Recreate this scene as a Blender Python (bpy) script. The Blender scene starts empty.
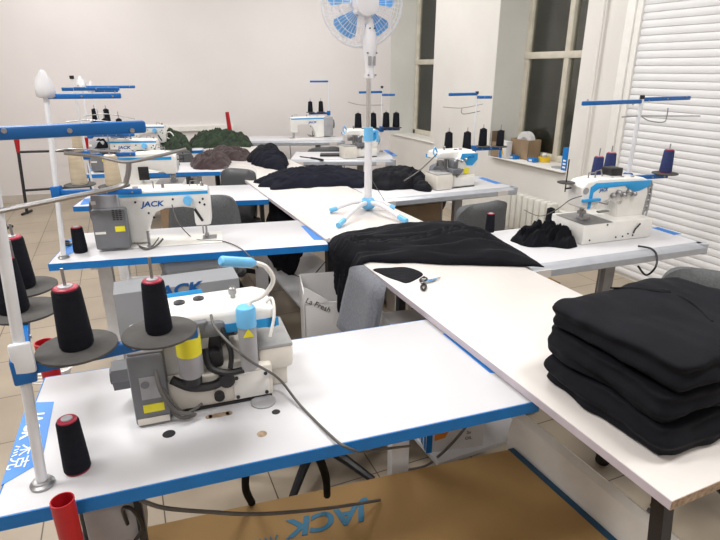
import bpy, bmesh, math, random
from mathutils import Matrix, Vector, noise
PI=math.pi
SC=bpy.context.scene
COL=SC.collection
# ---------------------------------------------------------------- camera, world, lights, exposure
F=541.0; TH=math.atan(202/541); YAW=math.atan(268/math.hypot(541,202)); HC=1.52
FW=Vector((math.sin(YAW)*math.cos(TH),math.cos(YAW)*math.cos(TH),-math.sin(TH)))
RT=Vector((math.cos(YAW),-math.sin(YAW),0)); UP=RT.cross(FW)
CAM=Vector((0,0,HC))
cd=bpy.data.cameras.new('camera'); cam=bpy.data.objects.new('camera',cd); COL.objects.link(cam)
cam.location=CAM; cam.rotation_euler=(PI/2-TH,0,-YAW)
cd.sensor_fit='HORIZONTAL'; cd.sensor_width=36; cd.lens=36*F/720; cd.clip_start=.02
SC.camera=cam
def ray(u,v): return FW*F+RT*(u-360)+UP*(270-v)
def P(u,v,z=.76): r=ray(u,v); return CAM+r*((z-HC)/r.z)      # point at a known height
def PX(u,v,x): r=ray(u,v); return CAM+r*(x/r.x)               # point on a known wall plane
def PY(u,v,y): r=ray(u,v); return CAM+r*(y/r.y)
w=bpy.data.worlds.new('night'); SC.world=w; w.use_nodes=True
w.node_tree.nodes['Background'].inputs[0].default_value=(.80,.80,.73,1)
w.node_tree.nodes['Background'].inputs[1].default_value=1
LAMPS=[(-.9,1.3,1.0),(-.9,4.0,.9),(-.5,6.2,.5),(1.7,.2,.75),(1.8,2.9,.8),(2.2,5.3,.6),(-.8,-1.6,.5)]
CEIL=3.2
for i,(x,y,k) in enumerate(LAMPS):
    ld=bpy.data.lights.new('ceiling_lamp_light','AREA'); ld.shape='RECTANGLE'; ld.size=1.15; ld.size_y=.5
    ld.energy=52*k; ld.color=(1,.985,.965)
    lo=bpy.data.objects.new('ceiling_lamp_light',ld); COL.objects.link(lo); lo.location=(x,y,CEIL-.075)
SC.view_settings.view_transform='Standard'; SC.view_settings.look='None'; SC.view_settings.gamma=1
SC.view_settings.use_curve_mapping=False; SC.view_settings.exposure=.02
# ---------------------------------------------------------------- materials
def mat(name,c,rough=.5,metal=0,var=0,scale=8,bump=0,bscale=200,spec=.5,coat=0,sheen=0,alpha=1,trans=0,col2=None,stretch=None):
    m=bpy.data.materials.new(name); m.use_nodes=True; nt=m.node_tree; b=nt.nodes['Principled BSDF']
    b.inputs['Base Color'].default_value=(*c,1); b.inputs['Roughness'].default_value=rough; b.inputs['Metallic'].default_value=metal
    b.inputs['Specular IOR Level'].default_value=spec; b.inputs['Coat Weight'].default_value=coat
    b.inputs['Sheen Weight'].default_value=sheen; b.inputs['Transmission Weight'].default_value=trans; b.inputs['Alpha'].default_value=alpha
    tc=nt.nodes.new('ShaderNodeTexCoord')
    src=tc.outputs['Object']
    if stretch:
        mp=nt.nodes.new('ShaderNodeMapping'); mp.inputs['Scale'].default_value=stretch; nt.links.new(src,mp.inputs[0]); src=mp.outputs[0]
    if var or col2:
        n=nt.nodes.new('ShaderNodeTexNoise'); n.inputs['Scale'].default_value=scale; n.inputs['Detail'].default_value=5
        r=nt.nodes.new('ShaderNodeValToRGB'); nt.links.new(src,n.inputs['Vector']); nt.links.new(n.outputs['Fac'],r.inputs[0])
        c2=col2 or tuple(min(1,x*(1+var)) for x in c); c1=c if col2 else tuple(x*(1-var) for x in c)
        r.color_ramp.elements[0].position=.36; r.color_ramp.elements[0].color=(*c1,1)
        r.color_ramp.elements[1].position=.64; r.color_ramp.elements[1].color=(*c2,1)
        nt.links.new(r.outputs[0],b.inputs['Base Color'])
    if bump:
        n=nt.nodes.new('ShaderNodeTexNoise'); n.inputs['Scale'].default_value=bscale; n.inputs['Detail'].default_value=3
        bp=nt.nodes.new('ShaderNodeBump'); bp.inputs['Strength'].default_value=bump; bp.inputs['Distance'].default_value=.002
        nt.links.new(src,n.inputs['Vector']); nt.links.new(n.outputs['Fac'],bp.inputs['Height']); nt.links.new(bp.outputs[0],b.inputs['Normal'])
    return m
WALL=mat('painted_wall',(.73,.695,.69),.75,var=.025,scale=1.2,bump=.25,bscale=25)
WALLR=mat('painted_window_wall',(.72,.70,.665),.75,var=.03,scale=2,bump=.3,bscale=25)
REVEAL=mat('shaded_reveal',(.58,.58,.545),.75,var=.03,scale=3,bump=.3,bscale=25)  # wall paint darkened, the dimness of the window niches is put into the colour
CEILM=mat('ceiling_paint',(.78,.77,.74),.8,var=.02,scale=2)
SKIRT=mat('skirting',(.52,.48,.43),.5,var=.08,scale=5)
WHITE=mat('white_laminate',(.60,.60,.625),.32,var=.02,scale=5,spec=.45)
CREAMTOP=mat('worn_white_laminate',(.66,.625,.60),.34,var=.035,scale=4,spec=.45)
EDGE=mat('lilac_edge_band',(.50,.45,.50),.5,var=.06,scale=12)
CHIP=mat('raw_chipboard',(.36,.26,.18),.85,var=.3,scale=90)
BLUE=mat('blue_edge_band',(.001,.16,.49),.5,var=.06,scale=20)
BLUEM=mat('blue_painted_steel',(.001,.115,.39),.42,var=.04,scale=20)
STICK=mat('blue_sticker',(.012,.19,.60),.4,var=.05,scale=10)
LBLUE=mat('light_blue_plastic',(.16,.50,.85),.35,var=.04,scale=20)
CYAN=mat('machine_blue_trim',(.02,.33,.72),.35,var=.04,scale=20)
GREYE=mat('grey_aluminium_edge',(.42,.44,.48),.38,metal=.25,var=.05,scale=20)
CREAM=mat('cream_machine_enamel',(.74,.70,.63),.30,var=.04,scale=15,coat=.25)
CREAM2=mat('white_machine_enamel',(.80,.79,.76),.30,var=.03,scale=15,coat=.25)
GREYM=mat('grey_motor_plastic',(.16,.165,.18),.45,var=.06,scale=20)
LGREYM=mat('light_grey_plastic',(.34,.34,.36),.45,var=.06,scale=20)
STEEL=mat('brushed_steel',(.36,.36,.37),.34,metal=.9,var=.08,scale=30)
POLE=mat('white_powder_coat',(.74,.76,.80),.35,var=.04,scale=20)
DARKM=mat('dark_steel',(.03,.03,.035),.45,metal=.3,var=.1,scale=30)
BLACKP=mat('black_plastic',(.012,.012,.014),.45,var=.1,scale=30)
DISC=mat('dark_disc_foam',(.065,.062,.06),.85,var=.08,scale=60)
THREAD=mat('black_thread',(.008,.009,.014),.8,var=.15,scale=60,bump=.7,bscale=400,stretch=(.1,.1,1),spec=.15)
NAVY=mat('navy_thread',(.018,.03,.12),.8,var=.15,scale=60,bump=.7,bscale=400,stretch=(.1,.1,1))
BEIGE=mat('beige_thread',(.50,.42,.30),.85,var=.1,scale=60,bump=.7,bscale=400,stretch=(.1,.1,1))
RED=mat('crimson_core',(.33,.012,.04),.45,var=.08,scale=20)
REDP=mat('red_plastic',(.42,.010,.018),.35,var=.06,scale=20)
YEL=mat('yellow_sticker',(.82,.74,.03),.5,var=.04,scale=20)
CLOTH=mat('black_fabric',(.005,.0055,.0085),.75,var=.2,scale=14,bump=.3,bscale=90,spec=.14)
NAVYC=mat('dark_navy_fabric',(.0085,.0095,.017),.9,var=.15,scale=14,bump=.5,bscale=500,spec=.12)
CAMO=mat('camouflage_fabric',(.006,.010,.007),.9,scale=30,col2=(.025,.05,.022),bump=.4,bscale=300)
BROWN=mat('brown_fabric',(.038,.022,.022),.9,var=.3,scale=18,bump=.4,bscale=300,sheen=.1)
GREYF=mat('grey_upholstery',(.15,.16,.185),.92,var=.12,scale=120,bump=.6,bscale=600,sheen=.1)
GREYF2=mat('dark_grey_upholstery',(.10,.105,.11),.92,var=.12,scale=120,bump=.6,bscale=600)
CARD=mat('brown_cardboard',(.33,.20,.075),.85,var=.07,scale=4)
CARD2=mat('old_cardboard',(.30,.21,.13),.85,var=.1,scale=8)
CARDIN=mat('cardboard_inside',(.16,.11,.07),.9,var=.1,scale=8)
WCARD=mat('white_cardboard',(.66,.65,.65),.7,var=.04,scale=6)
TAPESH=mat('shaded_blue_tape',(.004,.05,.11),.5,var=.1,scale=12)  # blue tape, the shadow it lies in is mixed into the colour
INKB=mat('blue_ink',(.005,.10,.34),.5)
INKT=mat('teal_ink',(.01,.14,.26),.6)
INKK=mat('black_ink',(.02,.02,.02),.6)
WINK=mat('white_ink',(.85,.87,.9),.5)
CABLE=mat('grey_cable',(.10,.095,.09),.5,var=.1,scale=30)
LCABLE=mat('light_grey_cable',(.33,.33,.33),.5,var=.1,scale=30)
CHROME=mat('chrome',(.72,.72,.72),.16,metal=1,var=.03,scale=10)
FANW=mat('fan_white_plastic',(.78,.78,.82),.35,var=.02,scale=10)
FANB=mat('fan_blade_blue',(.22,.52,.85),.35,var=.04,scale=10)
FRAMEW=mat('old_window_paint',(.60,.56,.47),.55,var=.08,scale=9,bump=.5,bscale=40)
SHUT=mat('shutter_slat_white',(.72,.72,.73),.4,var=.02,scale=6)
RAD=mat('radiator_enamel',(.66,.65,.60),.4,var=.04,scale=8)
OUT=mat('night_facade',(.55,.55,.50),.9,var=.25,scale=3)
TAPEY=mat('yellow_tape',(.72,.47,.02),.35,var=.06,scale=20)
def glassmat():
    m=bpy.data.materials.new('window_glass'); m.use_nodes=True; nt=m.node_tree
    for n in list(nt.nodes): nt.nodes.remove(n)
    o=nt.nodes.new('ShaderNodeOutputMaterial'); mx=nt.nodes.new('ShaderNodeMixShader'); g=nt.nodes.new('ShaderNodeBsdfGlossy'); t=nt.nodes.new('ShaderNodeBsdfTransparent')
    f=nt.nodes.new('ShaderNodeFresnel'); f.inputs[0].default_value=1.5; mm=nt.nodes.new('ShaderNodeMath'); mm.operation='MULTIPLY'; mm.inputs[1].default_value=1.6
    nz=nt.nodes.new('ShaderNodeTexNoise'); nz.inputs['Scale'].default_value=6; rr=nt.nodes.new('ShaderNodeMapRange'); rr.inputs[3].default_value=.08; rr.inputs[4].default_value=.16
    nt.links.new(nz.outputs[0],rr.inputs[0]); nt.links.new(rr.outputs[0],g.inputs['Roughness'])
    g.inputs['Color'].default_value=(.9,.9,.87,1); t.inputs[0].default_value=(.8,.82,.8,1)
    nt.links.new(f.outputs[0],mm.inputs[0]); nt.links.new(mm.outputs[0],mx.inputs[0]); nt.links.new(t.outputs[0],mx.inputs[1]); nt.links.new(g.outputs[0],mx.inputs[2]); nt.links.new(mx.outputs[0],o.inputs[0])
    return m
GLASS=glassmat()
FILM=mat('clear_plastic_film',(.55,.57,.6),.12,alpha=.10,var=.05,scale=10,bump=1,bscale=25)
BAG=mat('milky_plastic_bag',(.80,.80,.83),.3,alpha=.72,var=.05,scale=10,bump=.8,bscale=30)
def tilemat():
    m=bpy.data.materials.new('floor_tiles'); m.use_nodes=True; nt=m.node_tree; b=nt.nodes['Principled BSDF']
    tc=nt.nodes.new('ShaderNodeTexCoord'); mp=nt.nodes.new('ShaderNodeMapping'); mp.inputs['Location'].default_value=(.05,.02,0); mp.inputs['Rotation'].default_value=(0,0,.03)
    br=nt.nodes.new('ShaderNodeTexBrick'); br.offset=0; br.inputs['Scale'].default_value=1; br.inputs['Brick Width'].default_value=.4; br.inputs['Row Height'].default_value=.4
    br.inputs['Mortar Size'].default_value=.0028; br.inputs['Mortar Smooth'].default_value=.3; br.inputs['Bias'].default_value=0
    br.inputs['Color1'].default_value=(.43,.36,.275,1); br.inputs['Color2'].default_value=(.47,.39,.30,1); br.inputs['Mortar'].default_value=(.10,.075,.055,1)
    n=nt.nodes.new('ShaderNodeTexNoise'); n.inputs['Scale'].default_value=3; n.inputs['Detail'].default_value=6
    mx=nt.nodes.new('ShaderNodeMix'); mx.data_type='RGBA'; mx.blend_type='MULTIPLY'; mx.inputs[0].default_value=.35
    nt.links.new(tc.outputs['Object'],mp.inputs[0]); nt.links.new(mp.outputs[0],br.inputs[0]); nt.links.new(tc.outputs['Object'],n.inputs['Vector'])
    nt.links.new(br.outputs['Color'],mx.inputs[6]); nt.links.new(n.outputs['Fac'],mx.inputs[7]); nt.links.new(mx.outputs[2],b.inputs['Base Color'])
    b.inputs['Roughness'].default_value=.38
    return m
TILE=tilemat()
# ---------------------------------------------------------------- mesh builder
def catmull(pts,k=6):
    pts=[Vector(p) for p in pts]; out=[]
    for i in range(len(pts)-1):
        p0=pts[max(i-1,0)];p1=pts[i];p2=pts[i+1];p3=pts[min(i+2,len(pts)-1)]
        for j in range(k):
            t=j/k; out.append(.5*((2*p1)+(p2-p0)*t+(2*p0-5*p1+4*p2-p3)*t*t+(3*p1-p0-3*p2+p3)*t**3))
    out.append(pts[-1]); return out
class MB:
    def __init__(s): s.bm=bmesh.new()
    def box(s,c,d,r=0,bev=0,seg=2,rot=None):
        b2=bmesh.new(); bmesh.ops.create_cube(b2,size=1); bmesh.ops.scale(b2,vec=d,verts=b2.verts)
        if bev: bmesh.ops.bevel(b2,geom=b2.edges[:]+b2.verts[:],offset=bev,segments=seg,affect='EDGES',profile=.5)
        m=Matrix.Translation(c)@(rot if rot else Matrix.Rotation(r,4,'Z')); return s.merge(b2,m)
    def merge(s,b2,m=None):
        if m: bmesh.ops.transform(b2,matrix=m,verts=b2.verts)
        me=bpy.data.meshes.new('t'); b2.to_mesh(me); b2.free(); s.bm.from_mesh(me); bpy.data.meshes.remove(me); return s
    def b(s,x0,x1,y0,y1,z0,z1,bev=0): return s.box(((x0+x1)/2,(y0+y1)/2,(z0+z1)/2),(abs(x1-x0),abs(y1-y0),abs(z1-z0)),bev=bev)
    def ring(s,c,a,bb,r,n): return [s.bm.verts.new(c+a*(r*math.cos(2*PI*i/n))+bb*(r*math.sin(2*PI*i/n))) for i in range(n)]
    def skin(s,rings,cap=True,loop=False):
        n=len(rings[0]); R=rings+[rings[0]] if loop else rings
        for A,B in zip(R[:-1],R[1:]):
            for i in range(n): s.bm.faces.new((A[i],A[(i+1)%n],B[(i+1)%n],B[i]))
        if cap and not loop: s.bm.faces.new(rings[0][::-1]); s.bm.faces.new(rings[-1])
    def cyl(s,p0,p1,r0,r1=None,n=16):
        p0=Vector(p0);p1=Vector(p1);r1=r0 if r1 is None else r1; d=(p1-p0).normalized()
        a=d.orthogonal().normalized(); bb=d.cross(a); s.skin([s.ring(p0,a,bb,r0,n),s.ring(p1,a,bb,r1,n)]); return s
    def tube(s,pts,r,n=8,smooth=0,loop=False):
        pts=catmull(pts,smooth) if smooth else [Vector(p) for p in pts]; rings=[]; a=None
        for i,p in enumerate(pts):
            q0=pts[i-1] if (i>0 or loop) else p; q1=pts[(i+1)%len(pts)] if (i<len(pts)-1 or loop) else p
            d=(q1-q0).normalized()
            if a is None: a=d.orthogonal().normalized()
            a=(a-d*a.dot(d)); a=a.normalized() if a.length>1e-6 else d.orthogonal().normalized()
            rr=r(i/(len(pts)-1)) if callable(r) else r
            rings.append(s.ring(p,a,d.cross(a),rr,n))
        s.skin(rings,True,loop); return s
    def lathe(s,prof,c=(0,0,0),n=24,m=None):
        b0=len(s.bm.verts); c=Vector(c); rings=[[s.bm.verts.new((m@Vector((r*math.cos(2*PI*i/n),r*math.sin(2*PI*i/n),z)) if m else Vector((r*math.cos(2*PI*i/n),r*math.sin(2*PI*i/n),z)))+c) for i in range(n)] for r,z in prof]
        s.skin(rings); return s
    def prism(s,pts,lo,hi,axis='y',bev=0,seg=2):
        b2=bmesh.new()
        f=lambda p,h:{'y':(p[0],h,p[1]),'x':(h,p[0],p[1]),'z':(p[0],p[1],h)}[axis]
        A=[b2.verts.new(f(p,lo)) for p in pts]; B=[b2.verts.new(f(p,hi)) for p in pts]; n=len(pts)
        b2.faces.new(A); b2.faces.new(B[::-1])
        for i in range(n): b2.faces.new((A[i],B[i],B[(i+1)%n],A[(i+1)%n]))
        bmesh.ops.recalc_face_normals(b2,faces=b2.faces)
        if bev:
            es=[e for e in b2.edges if abs((e.verts[0].co-e.verts[1].co).dot(Vector(f((0,0),1))))<1e-6]
            bmesh.ops.bevel(b2,geom=es,offset=bev,segments=seg,affect='EDGES',profile=.5)
        return s.merge(b2)
    def ball(s,c,r,sc=(1,1,1),n=12):
        b2=bmesh.new(); bmesh.ops.create_uvsphere(b2,u_segments=n,v_segments=n//2+2,radius=r)
        return s.merge(b2,Matrix.Translation(c)@Matrix.Diagonal((*sc,1)))
    def out(s,name,m,parent=None,ang=35):
        bmesh.ops.recalc_face_normals(s.bm,faces=s.bm.faces)
        me=bpy.data.meshes.new(name); s.bm.to_mesh(me); s.bm.free(); me.materials.append(m)
        me.shade_smooth(); me.set_sharp_from_angle(angle=math.radians(ang))
        o=bpy.data.objects.new(name,me); COL.objects.link(o)
        if parent: o.parent=parent
        return o
def tag(o,label,cat,group=None,kind=None):
    if label: o['label']=label
    if cat: o['category']=cat
    if group: o['group']=group
    if kind: o['kind']=kind
    return o
def thing(name,label,cat,loc=(0,0,0),rz=0,group=None,rot=None):
    o=bpy.data.objects.new(name,None); COL.objects.link(o); o.empty_display_size=.05
    o.location=loc; o.rotation_euler=rot if rot else (0,0,rz); return tag(o,label,cat,group)
def struct(o): o['kind']='structure'; return o
def dup(root,loc,rz=None,label=None,group=None,scale=None,rot=None):
    r=root.copy(); COL.objects.link(r); r.location=loc
    if rz is not None: r.rotation_euler=(0,0,rz)
    if rot is not None: r.rotation_euler=rot
    if scale: r.scale=scale
    if label: r['label']=label
    if group: r['group']=group
    for ch in list(root.children):
        c=ch.copy(); COL.objects.link(c); c.parent=r
        for g in list(ch.children):
            d=g.copy(); COL.objects.link(d); d.parent=c
    return r
def text(s,size,m,parent,M,name='lettering',shear=0,bold=.0,align='CENTER',depth=.0004,sx=1):
    cu=bpy.data.curves.new('t','FONT'); cu.body=s; cu.size=size; cu.align_x=align; cu.align_y='CENTER'; cu.extrude=depth; cu.shear=shear; cu.offset=bold
    to=bpy.data.objects.new('t',cu); COL.objects.link(to); dg=bpy.context.evaluated_depsgraph_get(); dg.update()
    me=bpy.data.meshes.new_from_object(to.evaluated_get(dg)); bpy.data.objects.remove(to); bpy.data.curves.remove(cu)
    me.transform(M@Matrix.Diagonal((sx,1,1,1))); me.materials.clear(); me.materials.append(m); me.name=name
    o=bpy.data.objects.new(name,me); COL.objects.link(o)
    if parent: o.parent=parent
    return o
def frameM(o,x,y):  # text basis: origin, text direction, text up
    x=Vector(x).normalized(); y=Vector(y); y=(y-x*x.dot(y)).normalized(); z=x.cross(y)
    return Matrix((( x.x,y.x,z.x,o[0]),(x.y,y.y,z.y,o[1]),(x.z,y.z,z.z,o[2]),(0,0,0,1)))
def loc2(root,p):
    M=Matrix.Translation(root.location)@root.rotation_euler.to_matrix().to_4x4(); return M.inverted()@Vector(p)
# ---------------------------------------------------------------- structure
struct(MB().b(-3.6,4.05,-3.1,8.6,-.1,0).out('floor',TILE))
struct(MB().b(-3.6,4.05,-3.1,8.6,CEIL,CEIL+.1).out('ceiling',CEILM))
def wally(x): return 7.33-.207*x
struct(MB().prism([(-3.6,wally(-3.6)),(3.62,wally(3.62)),(3.62,wally(3.62)+.2),(-3.6,wally(-3.6)+.2)],0,CEIL,'z').out('wall_back',WALL))
struct(MB().prism([(-3.5,wally(-3.5)-.012),(3.5,wally(3.5)-.012),(3.5,wally(3.5)),(-3.5,wally(-3.5))],0,.09,'z').out('baseboard_back',SKIRT))
struct(MB().b(-3.6,-3.5,-3.1,8.2,0,CEIL).out('wall_left',WALL))
struct(MB().b(-3.6,4.05,-3.1,-3,0,CEIL).out('wall_front',WALL))
struct(MB().prism([(-3.5,wally(-3.5)-.03),(1.5,wally(1.5)-.03),(1.5,wally(1.5)),(-3.5,wally(-3.5))],.79,.85,'z').out('trim_6',CREAM2))
wr=MB()
SILL=.69; LINT=2.95
wr.b(3.5,4.0,-3,6.75,0,SILL); wr.b(3.5,4.0,3.3,6.75,LINT,CEIL)
wr.prism([(3.5,4.47),(3.5,5.57),(4.0,5.50),(4.0,4.42),(3.80,4.395)],SILL,LINT,'z')
wr.b(3.5,4.0,-3,.7,SILL,CEIL); wr.prism([(3.5,2.95),(3.5,3.41),(3.80,3.36),(4.0,3.36),(4.0,2.95)],SILL,CEIL,'z'); wr.b(3.56,4.0,.7,2.95,SILL,CEIL)
struct(wr.out('wall_right',WALLR))
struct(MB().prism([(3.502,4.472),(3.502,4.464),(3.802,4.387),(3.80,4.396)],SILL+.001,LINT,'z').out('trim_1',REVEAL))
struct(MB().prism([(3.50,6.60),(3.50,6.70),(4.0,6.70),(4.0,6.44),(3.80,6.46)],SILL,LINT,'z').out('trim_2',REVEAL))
struct(MB().b(3.460,3.80,3.41,4.39,SILL,SILL+.012,bev=.004).out('trim_3',WALLR))
struct(MB().b(3.485,3.80,5.48,6.5,SILL,SILL+.012,bev=.004).out('trim_4',WALLR))
struct(MB().b(3.485,3.5,2.95,6.57,0,.08).out('baseboard_right',SKIRT))
struct(MB().b(5.3,5.4,1,9,0,4).out('wall_outside',OUT))
def window(name,y0,y1,muls,zc):
    f=MB(); x0,x1=3.78,3.84; t=.055
    f.b(x0,x1,y0,y0+t,SILL+.012,LINT,bev=.006); f.b(x0,x1,y1-t,y1,SILL+.012,LINT,bev=.006)
    f.b(x0,x1,y0,y1,SILL+.012,SILL+.07,bev=.006); f.b(x0,x1,y0,y1,LINT-t,LINT,bev=.006)
    for my in muls: f.b(x0-.005,x1,my-.03,my+.03,SILL+.02,LINT,bev=.008)
    f.b(x0-.009,x1-.004,y0+.004,y1-.004,zc-.03,zc+.03,bev=.006)
    o=struct(f.out(name,FRAMEW))
    MB().b(3.808,3.813,y0+.02,y1-.02,SILL+.05,LINT-.03).out('pane',GLASS,o)
    g=MB()
    for k in range(5): g.b(3.94,3.955,y0+.1+k*(y1-y0-.2)/4-.006,y0+.1+k*(y1-y0-.2)/4+.006,SILL,LINT)
    for z in (1.2,1.95,2.5): g.b(3.94,3.952,y0,y1,z-.008,z+.008)
    g.out('window_grille',DARKM,o); return o
window('window_1',5.42,6.46,[5.72],1.59)
window('window_2',3.35,4.395,[3.85],1.63)
# ceiling lamps
lt=mat('lamp_diffuser',(.9,.9,.9),.5); b_=lt.node_tree.nodes['Principled BSDF']; b_.inputs['Emission Color'].default_value=(1,.97,.92,1); b_.inputs['Emission Strength'].default_value=3
cl=None
for i,(x,y,k) in enumerate(LAMPS):
    if cl is None:
        cl=thing('ceiling_light','flush white rectangular ceiling light panel above the workshop','ceiling light',(x,y,CEIL),0,'ceiling light panels')
        MB().b(-.62,.62,-.3,.3,-.05,0,bev=.005).out('frame',FANW,cl); MB().b(-.59,.59,-.27,.27,-.056,-.051).out('diffuser',lt,cl)
    else: dup(cl,(x,y,CEIL))
# roller shutter on right wall
sh=thing('roller_shutter','white slatted roller shutter covering the right wall beside the window','shutter',(3.5,2.95,0))
sl=MB(); pit=.0485; prof=[]
z=.03
while z<CEIL-.3: prof+= [(-.008,z),(-.0135,z+.004),(-.0165,z+pit*.35),(-.0155,z+pit*.7),(-.011,z+pit-.004),(-.008,z+pit-.001)]; z+=pit
prof=[(p[0],p[1]) for p in prof]; pts=prof+[(.002,prof[-1][1]),(.002,prof[0][1])]
b2=bmesh.new(); A=[b2.verts.new((p[0],-2.2,p[1])) for p in pts]; B=[b2.verts.new((p[0],-.06,p[1])) for p in pts]
for i in range(len(pts)): b2.faces.new((A[i],B[i],B[(i+1)%len(pts)],A[(i+1)%len(pts)]))
sl.merge(b2); sl.out('slat_curtain',SHUT,sh,20)
MB().b(-.035,.0,-.06,-.015,0,CEIL-.28,bev=.004).b(-.05,-.0,-.015,.055,0,CEIL-.02,bev=.004).out('guide_rail',CREAM2,sh)
MB().b(-.035,.0,-2.245,-2.2,0,CEIL-.28,bev=.004).out('guide_rail',CREAM2,sh)
MB().b(-.2,0,-2.25,-.0,CEIL-.28,CEIL-.005,bev=.01).out('shutter_box',SHUT,sh)
struct(MB().cyl((3.44,3.2,0),(3.44,3.2,CEIL),.012,n=10).out('trim_5',WALLR))
# ---------------------------------------------------------------- furniture
def sewing_table(fl,fr,depth,label,kind='blue',rtape=True,group=None,sticker=True,h=.76,drawer=True,ly=None,lx=None):
    fl=Vector(fl[:2]); fr=Vector(fr[:2]); L=(fr-fl).length; a=math.atan2(fr.y-fl.y,fr.x-fl.x)
    t=thing('sewing_table',label,'table',(fl.x,fl.y,0),a,group); th=.03
    if kind=='blue':
        MB().b(0,L,0,depth,h-th,h,bev=.0015).out('tabletop',WHITE,t)
        MB().b(.0,L,-.003,.0,h-.031,h-.001).b(-.003,0,0,depth,h-.031,h-.001).b(L,L+.002,0,depth,h-.031,h-.001).b(0,L,depth,depth+.003,h-.031,h-.001).out('edge_band',BLUE,t)
    else:
        MB().b(0,L-.01,.02,depth,h-.03,h,bev=.002).out('tabletop',WHITE,t)
        e=MB(); e.prism([(-.012,h-.048),(-.026,h-.040),(-.026,h-.014),(-.014,h-.002),(.0,h+.002),(.021,h+.002),(.021,h-.031),(.0,h-.048)],0,L-.01,'x',bev=.002)
        e.b(L-.012,L,.0,depth,h-.031,h+.001,bev=.003).cyl((L-.014,.003,h-.047),(L-.014,.003,h+.002),.027,n=20)
        e.out('front_moulding',GREYE,t)
        MB().b(.05,.12,-.0272,-.02,h-.044,h-.010).out('masking_tape',CREAMTOP,t); rtape and MB().b(L-.16,L-.08,-.0272,-.02,h-.044,h-.010).out('masking_tape',CREAMTOP,t)
    lg=LGREYM if kind!='blue' else POLE
    lm=ly or depth*.5; f0=.02 if not ly else ly-.03
    for x in (lx or (.16,L-.30)):
        MB().b(x-.03,x+.03,lm-.02,lm+.02,.06,h-.03).b(x-.02,x+.02,.06,depth-.02,h-.06,h-.03).out('leg',lg,t)
        MB().b(x-.03,x+.03,f0,depth-.0,.015,.06,bev=.005).cyl((x,f0+.03,0),(x,f0+.03,.02),.018).cyl((x,depth-.05,0),(x,depth-.05,.02),.018).out('foot',lg,t)
    MB().b(.19,L-.33,lm-.015,lm+.015,.16,.21).out('crossbar',lg,t)
    op=lm+(.14 if kind=='blue' else -.12)
    if ly: return t
    MB().box((L*.45,op,.09),(.34,.2,.018),rot=Matrix.Rotation(.25 if kind!='blue' else -.25,4,'X')).out('foot_pedal',DARKM,t)
    MB().cyl((L*.45+.08,op,.1),(L*.45+.06,op-.02,h-.03),.005,n=8).out('pedal_rod',STEEL,t)
    return t
tabs=[]
grpL='blue edged sewing tables on the left'
T1=sewing_table((-.285,.966),(.872,.838),.50,'white sewing table with blue edge nearest the camera, carrying the big overlock',group=grpL,ly=.43,lx=(.13,PY(385,460,1.30).x+.285))
T2=sewing_table((-.283,2.455),(.866,2.217),.45,'white blue-edged sewing table, second from the camera, under the lockstitch machine with lettering',group=grpL)
T3=sewing_table((-.22,3.518),(.868,3.215),.48,'white blue-edged sewing table, third from the camera on the left',group=grpL)
T4=sewing_table((-.16,4.62),(.868,4.285),.48,'white blue-edged sewing table on the left carrying the round brown fabric pile',group=grpL)
T5=sewing_table((-.05,5.83),(.868,5.575),.48,'white blue-edged sewing table at the back left under the green camouflage piles',group=grpL)
grpR='grey edged sewing tables by the windows'
R1=sewing_table((1.463,1.585),(2.458,1.498),.50,'white table with grey rounded edge nearest the roller shutter',kind='grey',rtape=False,group=grpR)
R2=sewing_table((1.463,2.915),(2.50,2.865),.50,'white table with grey front edge below the pier between the windows, overlock on it',kind='grey',group=grpR)
a_,b_=P(300,160),P(392,159.6)
R3=sewing_table((1.463,4.62),(2.30,4.235),.50,'white table with grey front edge behind the standing fan',kind='grey',group=grpR)
R4=sewing_table((1.30,6.13),(2.43,5.66),.50,'white table with grey edge against the back wall',kind='grey',group=grpR)
# sticker on T1
def sticker(t,pts,z=.7602):
    lp=[loc2(t,p) for p in pts]
    return MB().prism([(p.x,p.y) for p in lp],z,z+.0008,'z').out('sticker',STICK,t)
s1=sticker(T1,[P(27,403),P(54,402),P(42,462),P(1,486)])
o0=loc2(T1,P(38,410,.7612)); o1=loc2(T1,P(14,470,.7612)); d=(o1-o0); nrm=Vector((-d.y,d.x,0))
mid=o0+(o1-o0)*.28; text('JACK',.044,WINK,s1,frameM(mid+Vector((0,0,.0002)),d,nrm),shear=.15,bold=.001)
mid=o0+(o1-o0)*.80; text('杰克',.042,WINK,s1,frameM(mid+Vector((0,0,.0002)),d,nrm))
for t,pts in ((T2,[P(66,240),P(77,238),P(75,252),P(62,258)]),(T3,[P(84,199),P(93,198),P(92,204),P(80,205)]),(T2,[P(301,226),P(309,226),P(326,240),P(314,240)]),(T4,[P(90,168),P(105,167.5),P(104,170.5),P(89,171)])):
    sticker(t,pts)
sticker(T1,[P(443,334),P(448,333),P(499,373),P(490,373)])
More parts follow.
